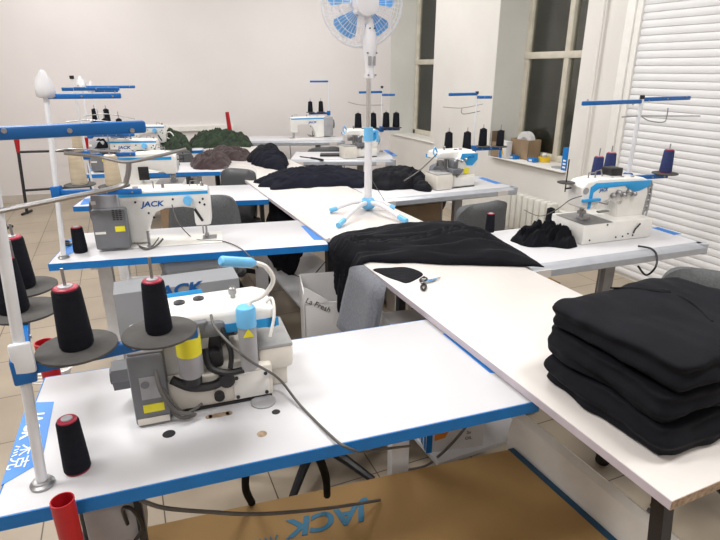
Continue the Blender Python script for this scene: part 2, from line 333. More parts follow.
# drilled holes
for (u,v,rx,ry) in ((262,434,.011,.008),(169,434,.014,.010),(276,412,.010,.008)):
    p=loc2(T1,P(u,v)); MB().lathe([(rx,.7601),(rx,.7606)],(p.x,p.y,0),18).out('cable_hole',CHIP if u==262 else DARKM,T1)
p0,p1=loc2(T1,P(209,417)),loc2(T1,P(229,413)); 
MB().b(p0.x,p1.x,p0.y-.008,p0.y+.008,.7601,.7606,bev=0).lathe([(.008,.7601),(.008,.7606)],(p0.x,p0.y,0)).lathe([(.008,.7601),(.008,.7606)],(p1.x,p0.y,0)).out('oblong_hole',CHIP,T1)
p=loc2(T2,P(112,248)); MB().lathe([(.03,.7601),(.03,.762),(.022,.7622)],(p.x,p.y,0)).out('cable_grommet',CARD2,T2)
for t,pts in ((R1,[P(652,228),P(658,227),P(682,234),P(674,235)]),(R2,[P(478,178),P(483,177.5),P(502,183.5),P(496,184)]),(R3,[P(383,150),P(388,150),P(398,156),P(393,156.5)])):
    sticker(t,pts)
# cutting tables
ct=thing('cutting_table','long white cutting table nearest the camera, scissors and folded stack on it','table',(.838,.462,0),-.0235,'cutting tables in the middle')
MB().b(0,.567,0,1.78,.764,.785,bev=.001).out('tabletop',CREAMTOP,ct)
MB().b(-.0012,0,0,1.78,.764,.784).out('edge_band',EDGE,ct); MB().b(0,.567,-.0012,0,.764,.784).out('raw_edge',CHIP,ct)
for x,y in ((.12,.10),(.48,.10),(.12,1.68),(.48,1.68)):
    MB().tube([(x,y,.762),(x+(-.0 if x<.3 else .03),y-.09 if y<1 else y+.06,.0)],.022,4).out('leg',DARKM,ct)
MB().b(.10,.50,.09,.12,.72,.7635).out('rail',DARKM,ct); MB().b(.10,.50,1.66,1.69,.72,.7635).out('rail',DARKM,ct)
ct2=thing('cutting_table','long white cutting table farther back with fan and black bundles on it','table',(.875,2.27,0),0,'cutting tables in the middle')
MB().b(0,.575,0,3.3,.751,.770,bev=.001).out('tabletop',CREAMTOP,ct2)
MB().b(-.0012,0,0,3.3,.751,.769).out('edge_band',EDGE,ct2)
for x,y in ((.08,.15),(.50,.15),(.08,3.1),(.50,3.1)): MB().b(x-.02,x+.02,y-.02,y+.02,0,.751).out('leg',DARKM,ct2)
sf=thing('low_shelf','grey white low shelf board running under the cutting tables','shelf',(.90,1.30,.0))
MB().b(0.01,.42,0,2.5,.185,.203,bev=.001).out('shelf_board',WHITE,sf)
for x in (.03,.39):
    for y in (.35,2.4): MB().b(x-.015,x+.015,y-.015,y+.015,0,.185).out('support',WHITE,sf)
# white upright panel beside the carton
p=thing('upright_board','white upright board under the near cutting table beside the flat carton','board',(1.17,.2,0))
MB().prism([(0,0),(.018,0),(.018,.36),(.010,.40),(-.010,.415),(-.030,.40),(-.045,.35),(-.045,.2),(-.03,.0)],0,1.00,'y').out('board',CREAM2,p)
# carton
ca=thing('cardboard_carton','large flat brown cardboard carton under the near table, shade-toned blue tape along its edge','box',(.0,0,0),0)
A=[(-.10,.2),(1.125,.2),(1.115,1.158),(-.10,1.335)]
MB().prism(A,0.0,.30,'z').out('carton_body',CARD,ca)
MB().prism([(1.105,.2),(1.128,.2),(1.118,1.160),(1.097,1.163)],.2995,.3015,'z').out('tape_strip',TAPESH,ca)
MB().prism([(-.05,.66),(1.10,.60),(1.10,.603),(-.05,.663)],.3,.3006,'z').out('flap_seam',CARDIN,ca)
o0=P(372,509,.301); o1=P(285,529,.301); d=o1-o0; n_=P(330,505,.301)-P(334,525,.301)
M=frameM((o0+o1)/2+Vector((0,0,.0002)),d,-Vector(n_)); text('JACK',.088,INKT,ca,M,shear=.25,bold=.003,sx=1.15)
text('杰克',.06,INKT,ca,frameM(Vector((.22,1.13,.3012)),d,-Vector(n_)))
text('JACK',.088,INKT,ca,frameM(Vector((.02,1.07,.3012)),d,-Vector(n_)),bold=.003)
# under-table product box on the shelf
ub=thing('product_box','small white box with blue stripes and orange print on the low shelf','box',(1.0,1.40,.203),-.25)
MB().b(-.09,.13,-.06,.10,0,.11,bev=.002).out('box_body',WCARD,ub)
s_=MB()
for k in range(4): s_.b(-.0915,-.0905,-.055+k*.035,-.035+k*.035,.005,.105)
s_.b(-.09,-.068,-.0612,-.0605,.0,.11); s_.out('blue_stripes',BLUE,ub)
MB().prism([(-.06,.05),(-.02,.06),(.0,.10),(-.06,.108)],-.0615,-.0606,'y').out('orange_print',mat('orange_print',(.75,.25,.03),.5),ub)
for t_,zz in (('3x',.07),('OIL',.045)): text(t_,.018,INKK,ub,frameM((.07,-.0612,zz),(1,0,0),(0,0,1)))
# ---------------------------------------------------------------- chairs
def chair(label,loc,rz,m=GREYF,w=.42,hb=.38,zb=.50,group='operator chairs',film=False,tilt=.12):
    t=thing('office_chair',label,'chair',(loc[0],loc[1],0),rz,group)
    MB().box((0,0,.47),(w+.03,.42,.06),bev=.028,seg=4).out('seat',m,t)
    def shell(off,th,name,mt,zb=zb,hb=hb):
        b2=bmesh.new(); nx,nz=14,12; F_=[];B_=[]
        for k in range(nz+1):
            r1=[];r2=[]
            for i in range(nx+1):
                u=-1+2*i/nx; v=-1+2*k/nz; # superellipse squash
                q=(abs(u)**5+abs(v)**5)**(1/5) if (u or v) else 1
                mx_=max(abs(u),abs(v)) or 1; sx=u*mx_/q if q else 0; sv=v*mx_/q if q else 0
                x=sx*w/2*(1-.10*max(sv,0)); z=zb+hb/2+sv*hb/2
                y=-.20-.03*(1-abs(sx)**2)*-1+ -tilt*(z-zb) + .045*sx*sx
                e=max(abs(sx),abs(sv)); tt=th*(1-e**8)**.5 if e<1 else 0
                r1.append(b2.verts.new((x,y+off+tt/2,z))); r2.append(b2.verts.new((x,y+off-tt/2-.0005,z)))
            F_.append(r1);B_.append(r2)
        for k in range(nz):
            for i in range(nx):
                b2.faces.new((F_[k][i],F_[k][i+1],F_[k+1][i+1],F_[k+1][i])); b2.faces.new((B_[k][i],B_[k+1][i],B_[k+1][i+1],B_[k][i+1]))
        bd=[(F_[0][i],F_[0][i+1],B_[0][i+1],B_[0][i]) for i in range(nx)]+[(F_[nz][i],F_[nz][i+1],B_[nz][i+1],B_[nz][i]) for i in range(nx)]+[(F_[k][0],F_[k+1][0],B_[k+1][0],B_[k][0]) for k in range(nz)]+[(F_[k][nx],F_[k+1][nx],B_[k+1][nx],B_[k][nx]) for k in range(nz)]
        for f in bd: b2.faces.new(f)
        s=MB(); s.merge(b2); return s.out(name,mt,t,50)
    shell(0,.06,'backrest',m)
    if film: shell(0,.10,'plastic_cover',FILM,zb-.02,hb+.04)
    MB().tube([(0,-.235,zb+.14),(0,-.245,zb),(0,-.2,.40),(0,-.05,.42)],.018,8,4).out('back_bracket',DARKM,t)
    MB().cyl((0,0,.14),(0,0,.44),.025,n=14).out('gas_column',BLACKP,t)
    for k in range(5):
        a=2*PI*k/5; c,s=math.cos(a),math.sin(a)
        MB().tube([(0,0,.14),(c*.15,s*.15,.11),(c*.27,s*.27,.075)],lambda q:.022-.008*q,8).out('base_arm',BLACKP,t)
        MB().cyl((c*.27-s*.018,s*.27+c*.018,.028),(c*.27+s*.018,s*.27-c*.018,.028),.028,n=14).out('caster',BLACKP,t)
    return t
# local -y is the back of the chair
chair('grey upholstered chair turned beside the cutting table, between the two nearest left tables',(.585,1.68),1.50,w=.30,hb=.28,zb=.54,tilt=.22)
chair('grey chair behind the lettered lockstitch machine, partly hidden by it',(.43,3.02),2.9,GREYF2,hb=.36,zb=.46)
chair('chair wrapped in clear plastic film beside the far cutting table',(.70,3.78),2.3,BLACKP,w=.32,film=True,hb=.36,zb=.48)
chair('dark grey chair between the brown and camouflage fabric piles',(.50,5.0),3.0,GREYF2,zb=.47,hb=.36)
chair('dark grey chair in front of the overlock table by the window pier',(1.85,2.57),.12,GREYF2,w=.40,hb=.30,zb=.52,tilt=.06)
chair('dark chair with slotted back beside the folded black stack',(1.82,1.0),2.2,GREYF2,w=.42,hb=.36,zb=.46)
chair('small grey chair near the back wall lockstitch table',(2.0,5.35),.0,GREYF2,w=.40,hb=.32,zb=.46)
chair('grey chair below the first window, beside the black fabric heap',(2.40,3.95),.5,GREYF,w=.36,hb=.30,zb=.50)
# chair under T2 wrapped
zs_=PY(200,274,2.25).z; xs_=PY(204,274,2.25).x
u2=thing('wrapped_seat','black seat wrapped in shiny clear plastic under the second left table','seat',(xs_,2.38,0))
MB().box((0,0,zs_),(.32,.26,.05),bev=.024,seg=4).out('seat',BLACKP,u2)
MB().box((0,0,zs_),(.34,.28,.07),bev=.030,seg=4).out('plastic_cover',FILM,u2)
MB().cyl((.0,0,.12),(0,0,zs_-.02),.022).out('gas_column',BLACKP,u2)
for k in range(5):
    a=2*PI*k/5; MB().tube([(0,0,.12),(math.cos(a)*.25,math.sin(a)*.25,.05),(math.cos(a)*.25,math.sin(a)*.25,.02)],.018,8).out('base_arm',BLACKP,u2)
# ---------------------------------------------------------------- thread cones
def cone_proto(name,label,mt,core,loc,rot=(0,0,0),base=True):
    t=thing(name,label,'thread cone',loc,0,None,rot)
    MB().lathe([(.0285,.003),(.0315,.005),(.0315,.018),(.0262,.117),(.0245,.121),(.015,.1215)]).out('thread',mt,t)
    if core:
        MB().lathe([(.029,0),(.0295,.001),(.0290,.003),(.026,.0035)]).out('core_base',core if base else mt,t)
        MB().lathe([(.0225,.1205),(.0225,.124),(.0195,.126),(.008,.1255)],n=20).out('core',core,t)
    MB().lathe([(.014,.1225),(.013,.1275),(.004,.1285)]).out('core_top',LGREYM if core else mt,t); return t
CB=CN=CE=CK=None
def cone(kind,loc,label,s=1,rot=None):
    global CB,CN,CE,CK
    spec={'b':('black_thread_cone',THREAD,RED),'n':('navy_thread_cone',NAVY,RED),'e':('beige_thread_cone',BEIGE,CREAM),'k':('black_thread_cone',THREAD,None),'t':('black_thread_cone',THREAD,RED)}[kind]
    cur={'t':None,'b':CB,'n':CN,'e':CE,'k':CK}[kind]; g={'t':'black thread cones','b':'black thread cones','k':'black thread cones','n':'navy thread cones','e':'beige thread cones'}[kind]
    if cur is None:
        o=cone_proto(spec[0],label,spec[1],spec[2],loc,base=kind!='b'); o['group']=g
        if kind=='b': CB=o
        elif kind=='n': CN=o
        elif kind=='k': CK=o
        elif kind=='e': CE=o
    else: o=dup(cur,loc,0,label,g)
    o.scale=(s,s,s)
    if rot: o.rotation_euler=rot
    return o
# ---------------------------------------------------------------- thread stands
def stand(label,base,top,arms,guides,rods=(),cap='cap',r=.0105,zt=.76,discr=.07,bagh=.1,bracket=False):
    """base,top: world points; arms: (z, [disc xy...], end xy) ; guides: (start, end)"""
    base=Vector(base); t=thing('thread_stand',label,'thread stand',base,0,'thread stands on the sewing tables'); T=Vector(top)-base
    L=lambda p:Vector(p)-base
    MB().cyl((0,0,0),T,r,n=14).out('pole',POLE,t)
    MB().lathe([(.022,0),(.022,.004),(.017,.007),(.0165,.011),(.012,.012)]).out('base_flange',STEEL,t)
    for z,discs,end in arms:
        at=T*((z-base.z)/T.z); e=L((end[0],end[1],z)); d=(e-at); d.z=0; ln=d.length; a=math.atan2(d.y,d.x)
        m=MB(); m.box(at+d/2+Vector((0,0,-.012)),(ln,.020,.022),r=a,bev=.003); m.box(at+Vector((0,0,-.01)),(.036,.036,.05),r=a,bev=.004)
        ob=m.out('spool_arm',BLUEM,t)
        b=MB()
        for k in range(3): 
            q=at+d*(.3+.3*k); nn=Vector((math.sin(a),-math.cos(a),0)); b.cyl(q+nn*.008+Vector((0,0,-.012)),q+nn*.0135+Vector((0,0,-.012)),.0045,n=8)
        b.out('bolt',STEEL,ob)
        for x,y in discs:
            c=L((x,y,z)); MB().lathe([(discr*.97,.001),(discr,.002),(discr,.006),(discr*.97,.007),(.01,.0075)],c,36).out('spool_disc',DISC,t)
            MB().cyl(c+Vector((0,0,-.01)),c+Vector((0,0,.16)),.0028,n=8).out('spool_pin',STEEL,t)
    for s,e in guides:
        s=L(s);e=L(e); d=e-s; a=math.atan2(d.y,d.x); m=MB(); m.box((s+e)/2,(math.hypot(d.x,d.y),.016,.020),r=a,bev=.004).out('guide_arm',BLUEM,t)
        nn=Vector((math.sin(a),-math.cos(a),0))
        for k in (.12,.5,.9): q=s+d*k; MB().cyl(q+nn*.006,q+nn*.011,.004,n=8).out('thread_eyelet',STEEL,t)
    for pts,rr in rods: MB().tube([L(p) for p in pts],rr,8,5).out('thread_rod',STEEL,t)
    if bracket:
        MB().box(T*.40+Vector((.004,-.013,.012)),(.036,.012,.06),bev=.005).out('bracket',POLE,t)
    if cap=='cap': MB().cyl(T,T+Vector((0,0,.018)),.012,n=12).out('pole_cap',BLACKP,t)
    elif cap=='bag':
        m=MB(); m.lathe([(.026,-.018),(.036,-.012),(.034,.02),(.028,.05),(.014,.068),(.012,.076),(.007,.082)],T,14)
        for v in m.bm.verts: v.co+=Vector((noise.noise(v.co*30)*.008,noise.noise(v.co*30+Vector((5,5,5)))*.008,noise.noise(v.co*25)*.006))
        m.out('plastic_bag',BAG,t,80)
    return t
# S1, nearest
b1=P(43,485); zA=1.03
s1b=(-.206,1.021,.762)
dA=P(78,349,zA); dB=P(160,334,zA); dC=P(26,312,zA); dD=P(25,289,zA)
stand('white thread stand on the nearest left table, its top running out of the frame',s1b,(-.163,1.005,1.44),
 [(zA,[(dA.x,dA.y),(dB.x,dB.y)],(.115,1.035)),(zA,[(dC.x,dC.y),(dD.x,dD.y)],(dD.x-.01,dD.y+.06))],
 [((-.164,1.0,1.432),PY(146,130,1.02)),((-.164,1.0,1.432),(-.30,1.02,1.44))],
 [([PY(-6,212,1.0),PY(60,199,1.01),PY(118,187,1.02),PY(127,178,1.02),PY(129,162,1.02)],.0045),
  ([PY(64,153,1.02),PY(100,157,1.03),PY(125,162,1.02),PY(150,158,1.02),PY(186,149,1.03)],.003)],cap='cap',r=.0098,bracket=True)
cone('b',(dA.x,dA.y,zA+.0075),'black thread cone on the left front disc of the nearest stand',1.0).scale=(.93,.93,.94)
cone('b',(dB.x,dB.y,zA+.0075),'black thread cone on the front disc just above the big overlock motor',1.0).scale=(.80,.80,.86)
cone('b',(dC.x-.02,dC.y,zA+.0075),'black thread cone at the left frame edge, nearer of two behind the white pole',.95)
cone('b',(dD.x-.005,dD.y,zA+.0075),'black thread cone at the left frame edge, farther of two behind the white pole',.98)
pc=P(78,469); cone('t',(pc.x,pc.y,.7605),'black thread cone standing on the nearest table beside the pole base',1.0).scale=(.80,.80,.96)
pc=P(81,252); cone('b',(pc.x,pc.y,.7605),'black thread cone standing on the second left table by the motor box',.92)
# S2
zB=1.05; base2=(-.228,2.511,.762); top2=(-.175,2.49,1.43)
def zline(u,v,z): q=P(u,v,z); return (q.x,q.y)
e1=PY(80,184,2.56); e2=PY(114,184,2.46)
stand('white thread stand with beige cones on the second left table',base2,top2,[(1.055,[(e1.x,2.55),(e2.x,2.46)],(.11,2.38))],
 [((top2[0]-.012,top2[1]+.004,top2[2]-.012),PY(121,96,2.42))],[([PY(50,152,2.5),PY(62,150,2.49),PY(75,149,2.45),PY(120,152,2.4)],.003)],cap='bag',discr=.062)
cone('e',(e1.x,2.55,1.0625),'beige thread cone, left of the two on the second stand',1.0)
cone('e',(e2.x,2.46,1.0625),'beige thread cone, right of the two on the second stand',1.0)
# S3
base3=(-.10,3.60,.762); top3=PY(72,79,3.6); q1=PY(79,155,3.62)
stand('thin white thread stand with black cap behind the second stand',base3,top3,[(1.05,[(q1.x,3.66),(q1.x+.17,3.60)],(.16,3.54))],
 [((top3.x,3.6,top3.z-.05),PY(62,90,3.62)),((top3.x,3.6,top3.z-.03),PY(120,93,3.52))],[([PY(66,122,3.6),PY(90,120,3.6),PY(120,123,3.55)],.003)],cap='cap',discr=.058,r=.006)
cone('e',(q1.x,3.66,1.0575),'beige thread cone on the capped stand, above the left beige pair',.9)
# S4, S5
base4=(-.09,4.72,.762); top4=PY(82,88,4.7); d1=PY(105,122,4.72); d2=PY(119,122,4.66)
stand('white thread stand with bagged top and long blue guide arm on the fourth left table',base4,top4,[(1.05,[(d1.x,4.72),(d2.x,4.66)],(.22,4.60))],
 [((top4.x,4.7,top4.z-.0),PY(135,86,4.6))],[([PY(84,116,4.7),PY(108,114,4.7),PY(135,119,4.6)],.003)],cap='bag',discr=.05,r=.006)
cone('k',(d1.x,4.72,1.0575),'black thread cone, left of the pair on the fourth left stand',.8)
cone('k',(d2.x,4.66,1.0575),'black thread cone, right of the pair on the fourth left stand',.8)
base5=(-.0,5.9,.762); top5=PY(91.5,90,5.9); d1=PY(93.5,119,5.95); d2=PY(98,119,5.85)
stand('white thread stand with bagged top on the farthest left table',base5,top5,[(1.03,[(-.04,5.95),(.06,5.87)],(.2,5.80))],
 [((top5.x,5.9,top5.z-.01),PY(118,91,5.8))],[],cap='bag',discr=.05,r=.006)
cone('k',(-.04,5.95,1.0375),'black thread cone, left of the pair on the farthest left stand',.95)
cone('k',(.06,5.87,1.0375),'black thread cone, right of the pair on the farthest left stand',.95)
# R1 stand
pt=PY(642,99,2.0); pb=P(622,212); base=(pt.x-.01,2.0,.762)
dl=PY(575,184,1.93); dr=PY(664,178,1.95); 
stand('white thread stand with black cap beside the shutter, on the nearest right table',base,pt,
 [(.985,[(pt.x-.13,2.02),(pt.x-.26,1.98),(dr.x+.0,1.95)],(dr.x+.02,1.95)),],
 [(Vector((pt.x,2.0,pt.z-.03)),PY(583,99.5,2.0)),(Vector((pt.x,2.0,pt.z-.012)),PY(690,96,2.0))],
 [([PY(622,117,2.0),PY(640,116,2.0),PY(665,116,2.0),PY(700,116,2.0)],.0032),([PY(642,117,2.0),PY(650,121,2.0),PY(664,122,2.0),PY(667,115,2.0),PY(668,108,2.0)],.003)],cap='cap',discr=.065)
cone('n',(dr.x+.0,1.95,.9925),'navy thread cone on the right disc of the shutter-side stand',.98)
cone('n',(pt.x-.13,2.02,.9925),'navy thread cone behind the coverstitch machine, right of the hidden pair',.95)
cone('n',(pt.x-.26,1.98,.9925),'navy thread cone behind the coverstitch machine, left of the hidden pair',.9)
# R2 stand
pt=PY(477,94,3.3); base=(pt.x+.0,3.3,.762)
D=[(PY(448,152,3.3).x,3.30),(PY(463,152,3.3).x,3.26),(PY(482,150,3.3).x,3.30),(PY(494,151,3.3).x,3.24)]
stand('white thread stand with black cones in front of the window pier',base,pt,[(.965,D[:2],(D[0][0]-.03,3.28)),(.975,D[2:],(D[3][0]+.03,3.25))],
 [(Vector((pt.x,3.3,pt.z-.01)),PY(449,93,3.3)),(Vector((pt.x,3.3,pt.z-.03)),PY(492,96,3.26))],
 [([PY(443,107,3.3),PY(462,108,3.3),PY(483,104,3.3)],.002),([PY(462,108,3.3),PY(463,114,3.3),PY(480,111,3.3)],.003)],discr=.055,r=.006)
for (x,y),z,s,nm in zip(D,(.965,.965,.975,.975),(.98,.98,1,.9),('leftmost','second from left','third from left','rightmost')):
    cone('k',(x,y,z+.0075),f'black thread cone on the window pier stand, {nm} of four',s)
# R3 stand
pt=PY(382,88,4.72); base=(pt.x,4.72,.762); D=[(PY(359,128,4.7).x,4.72),(PY(373,128,4.7).x,4.70),(PY(386,126,4.7).x,4.70),(PY(394,126,4.7).x,4.66)]
stand('white thread stand behind the fan pole by the back corner',base,pt,[(.985,D[:2],(D[0][0]-.03,4.72)),(.985,D[2:],(D[3][0]+.04,4.66))],
 [(Vector((pt.x,4.72,pt.z-.03)),PY(359,93,4.72)),(Vector((pt.x,4.72,pt.z-.05)),PY(395,96,4.66))],
 [([PY(348,102,4.72),PY(361,105,4.72),PY(383,105,4.72)],.003)],discr=.055,r=.006)
for (x,y),s,nm in zip(D,(1,1,1,1),('leftmost','second from left','third from left','rightmost')):
    cone('k',(x,y,.9925),f'black thread cone on the stand behind the fan, {nm} of four',1.08)
# R4 stand
pt=PY(328,80,6.2); base=(pt.x,6.2,.762); D=[(PY(311,112,6.2).x,6.22),(PY(321,112,6.2).x,6.2)]
stand('thin white thread stand against the back wall',base,pt,[(1.03,D,(D[0][0]-.02,6.22))],[(Vector((pt.x,6.2,pt.z-.01)),PY(310,82,6.2))],[],cap=None,discr=.05,r=.006)
cone('k',(D[0][0],D[0][1],1.0375),'black thread cone on the back wall stand, left of two',.95)
cone('k',(D[1][0],D[1][1],1.0375),'black thread cone on the back wall stand, right of two',.95)
pc=P(489,237); cone('b',(pc.x,pc.y,.7865),'lone black thread cone with red top beside the big black heap',.72)
pc=P(549,226); cone('k',(pc.x,pc.y,.7605),'small black thread cone behind the black scraps on the shutter-side table',.75)
# ---------------------------------------------------------------- sewing machines (operator at -y, x to operator's right, z=0 table)
def screws(m,pts,y,r=.0035,dy=.002):
    for x,z in pts: m.cyl((x,y,z),(x,y+dy,z),r,n=8)
    return m
def overlock(label,loc,rz,logo=True,rear=False,wheel=True,group='overlock machines'):
    t=thing('overlock_machine',label,'sewing machine',loc,rz,group)
    m=MB(); m.b(-.13,.125,-.10,.115,.004,.088,bev=.006); m.out('machine_base',CREAM,t)
    MB().b(-.125,.12,-.105,.12,0,.006,bev=.001).out('base_gasket',BLACKP,t)
    # column + arm profile
    dz=.020 if rear else 0
    m=MB(); m.prism([(a_,b_-(dz if b_>.19 else dz*.5)) for a_,b_ in [(.02,.096),(.125,.096),(.140,.14),(.145,.225),(.13,.252),(-.115,.256),(-.145,.245),(-.153,.205),(-.02,.195),(.005,.18)]],-.045,.095,'y',bev=.014,seg=3)
    if not rear: m.prism([(-.045,.086),(.135,.086),(.145,.15),(.142,.225),(.125,.245),(.02,.245),(.0,.20),(-.045,.19)],-.088,-.03,'y',bev=.012,seg=3)
    m.out('arm',CREAM2,t); fy_=-.047 if rear else -.0885
    f=MB(); f.prism([(.0,.205),(.03,.195),(.055,.155),(.10,.15),(.14,.19),(.14,.235),(.01,.24)],fy_-.003,fy_,'y',bev=.001); f.out('blue_panel',CYAN,t)
    MB().b(-.155,.142,.094,.097,.200-dz,.222-dz).b(-.148,-.128,.05,.097,.198-dz,.222-dz).out('blue_stripe',CYAN,t)
    if logo: text('JACK',.022,INKB,t,frameM((.085,fy_-.0035,.212),(1,0,0),(0,0,1)),shear=.2,bold=.0006)
    # stitch area
    m=MB()
    if rear: m.b(-.190,-.10,-.07,.095,.055,.122,bev=.016).b(-.175,-.13,-.05,.07,.0,.06,bev=.004); m.out('side_cover',CREAM,t); MB().b(-.188,-.102,-.068,.093,.116,.126,bev=.004).out('cloth_plate',LCABLE,t)
    else: m.b(-.20,-.075,-.13,.03,.0,.110,bev=.012); m.out('side_cover',CREAM,t); MB().b(-.197,-.08,-.126,.026,.108,.114,bev=.004).out('cloth_plate',LCABLE,t)
    m=MB(); m.cyl((-.085,-.03,.115),(-.085,-.03,.215),.006).cyl((-.065,-.02,.125),(-.065,-.02,.215),.009).b(-.11,-.06,-.055,-.03,.111,.122).b(-.13,-.09,-.03,.0,.15,.19,bev=.004)
    m.out('needle_bar',STEEL,t)
    m=MB()
    for k in range(4): 
        x=-.05+.03*k; m.lathe([(.009,0),(.011,.006),(.006,.010),(.010,.014),(.004,.022)],(0,0,0),12,Matrix.Translation((x,fy_-.0,.19+.01*(k%2)))@Matrix.Rotation(PI/2,4,'X'))
    m.out('tension_knob',STEEL,t)
    m=MB(); m.b(-.07,.0,-.115,-.04,.10,.14,bev=.006).b(-.06,-.02,-.10,-.03,.14,.20,bev=.006).cyl((-.03,-.10,.08),(.02,-.10,.13),.008).cyl((.0,-.09,.10),(-.04,-.08,.17),.006); m.out('looper_assembly',GREYM,t)
    MB().b(.035,.075,-.0905,-.0885,.095,.135).out('warning_label',YEL,t) if not rear else None
    MB().b(-.05,.12,-.104,-.1,.012,.075,bev=.002).out('front_cover',CREAM2,t)
    if wheel and not rear:
        MB().cyl((.145,.02,.15),(.175,.02,.15),.055,n=28).cyl((.175,.02,.15),(.185,.02,.15),.04,n=24).out('hand_wheel',LGREYM,t)
    m=MB(); m.lathe([(.013,.252),(.013,.257),(.009,.259)],(.02,.0,-dz)).lathe([(.013,.252),(.013,.257),(.009,.259)],(.065,.01,-dz)); m.out('oil_window',DARKM,t)
    MB().lathe([(.006,.250),(.006,.263),(.010,.265),(.010,.280),(.007,.283)],(-.06,.02,-dz),14).out('top_knob',STEEL,t)
    if not rear: MB().tube([(-.14,-.02,.25),(-.165,-.03,.285),(-.175,-.03,.25),(-.16,-.04,.22)],.006,8,4).out('threading_guide',LBLUE,t)
    return t
def lockstitch(label,loc,rz,s=1,motor=True,lamp=True,group='lockstitch machines'):
    t=thing('lockstitch_machine',label,'sewing machine',loc,rz,group)
    MB().b(-.26,.26,-.09,.10,.0,.003,bev=.001).out('bed_plate',CREAM2,t)
    MB().b(-.235,-.17,-.03,.04,.0032,.0045,bev=0).out('needle_plate',STEEL,t)
    # side profile with arch
    arch=[(-.145,.150),(-.10,.158),(-.02,.155),(.02,.140),(.045,.10),(.062,.06),(.07,.008)]
    pr_=[(-.215,.075),(-.205,.070),(-.150,.070),(-.145,.085)]+arch+[(.165,.008),(.175,.06),(.20,.10),(.20,.225),(.185,.240),(-.19,.240),(-.213,.232),(-.222,.20),(-.222,.10)]
    MB().prism(pr_,-.045,.052,'y',bev=.010,seg=3).out('arm',CREAM2,t)
    for yy,sg in ((.0522,1),(-.0452,-1)):
        MB().b(-.215,.25,min(yy,yy+sg*.0018),max(yy,yy+sg*.0018),.213,.226).out('blue_stripe',CYAN,t)
        text('JACK',.032,INKB,t,frameM((-.0+(.03),yy+sg*.0006,.178),(-sg,0,0),(0,0,1)),shear=.2,bold=.001,sx=1.25)
    m=MB()
    screws(m,[(-.19,.19),(-.175,.175),(-.195,.165),(-.13,.17),(-.06,.195),(.05,.14),(.10,.19),(.03,.12)],.0515,.005,.003).out('screws',BLACKP,t)
    MB().box((-.165,.054,.12),(.012,.008,.065),rot=Matrix.Rotation(.5,4,'Y'),bev=.003).out('thread_lever',DARKM,t)
    m=MB(); m.cyl((-.19,.0,.012),(-.19,.0,.075),.005).b(-.20,-.18,-.02,.012,.011,.018).cyl((-.175,.0,.02),(-.175,.0,.08),.0035); m.out('needle_bar',STEEL,t)
    if motor:
        MB().b(.165,.275,-.055,.085,.02,.235,bev=.010).out('motor_housing',LGREYM,t)
        MB().b(.135,.275,.07,.125,.010,.18,bev=.008).out('control_box',GREYM,t)
        MB().b(.145,.185,.1252,.1262,.085,.108).out('warning_label',YEL,t)
        MB().b(.225,.268,.1252,.1262,.078,.088).b(.255,.275,.085,.0862,.195,.21).out('vent_strip',CREAM2,t)
        MB().cyl((.275,0,.15),(.295,0,.15),.05,n=28).out('hand_wheel',GREYM,t)
        m=MB()
        for k in range(6):
            for j in range(3): m.b(.15+.014*j,.16+.014*j,.1252,.1262,.135+.008*k,.139+.008*k)
        m.out('keypad',DARKM,t)
    MB().tube([(.10,.11,.01),(.07,.14,.005),(.03,.11,.008),(.0,.08,.03)],.004,8,5).tube([(.12,.11,.03),(.08,.13,.01),(.05,.12,.006),(.02,.06,.03)],.003,8,5).out('lead_wires',CABLE,t)
    m=MB(); m.cyl((.06,.09,0),(.06,.09,.07),.006,n=12).lathe([(.011,0),(.011,.006),(.006,.008)],(.06,.09,0)).out('knee_lifter_post',STEEL,t)
    MB().lathe([(.012,.24),(.012,.246)],(.1,.0,0)).out('oil_cap',STEEL,t); MB().lathe([(.008,.24),(.008,.255),(.005,.257)],(-.19,.01,0)).out('presser_screw',STEEL,t); MB().lathe([(.007,.24),(.007,.26)],(-.02,.02,0)).out('guide_knob',STEEL,t); MB().cyl((.02,.02,.24),(.02,.02,.27),.003).out('guide_pin',STEEL,t)
    m=MB(); m.tube([(-.17,.0,.24),(-.165,0,.262),(-.14,0,.262),(-.135,0,.24)],.0025,6); m.out('thread_guide',STEEL,t)
    if lamp:
        MB().cyl((-.125,.054,.19),(-.125,.075,.19),.02,n=18).out('lamp_clip',LBLUE,t)
    return t
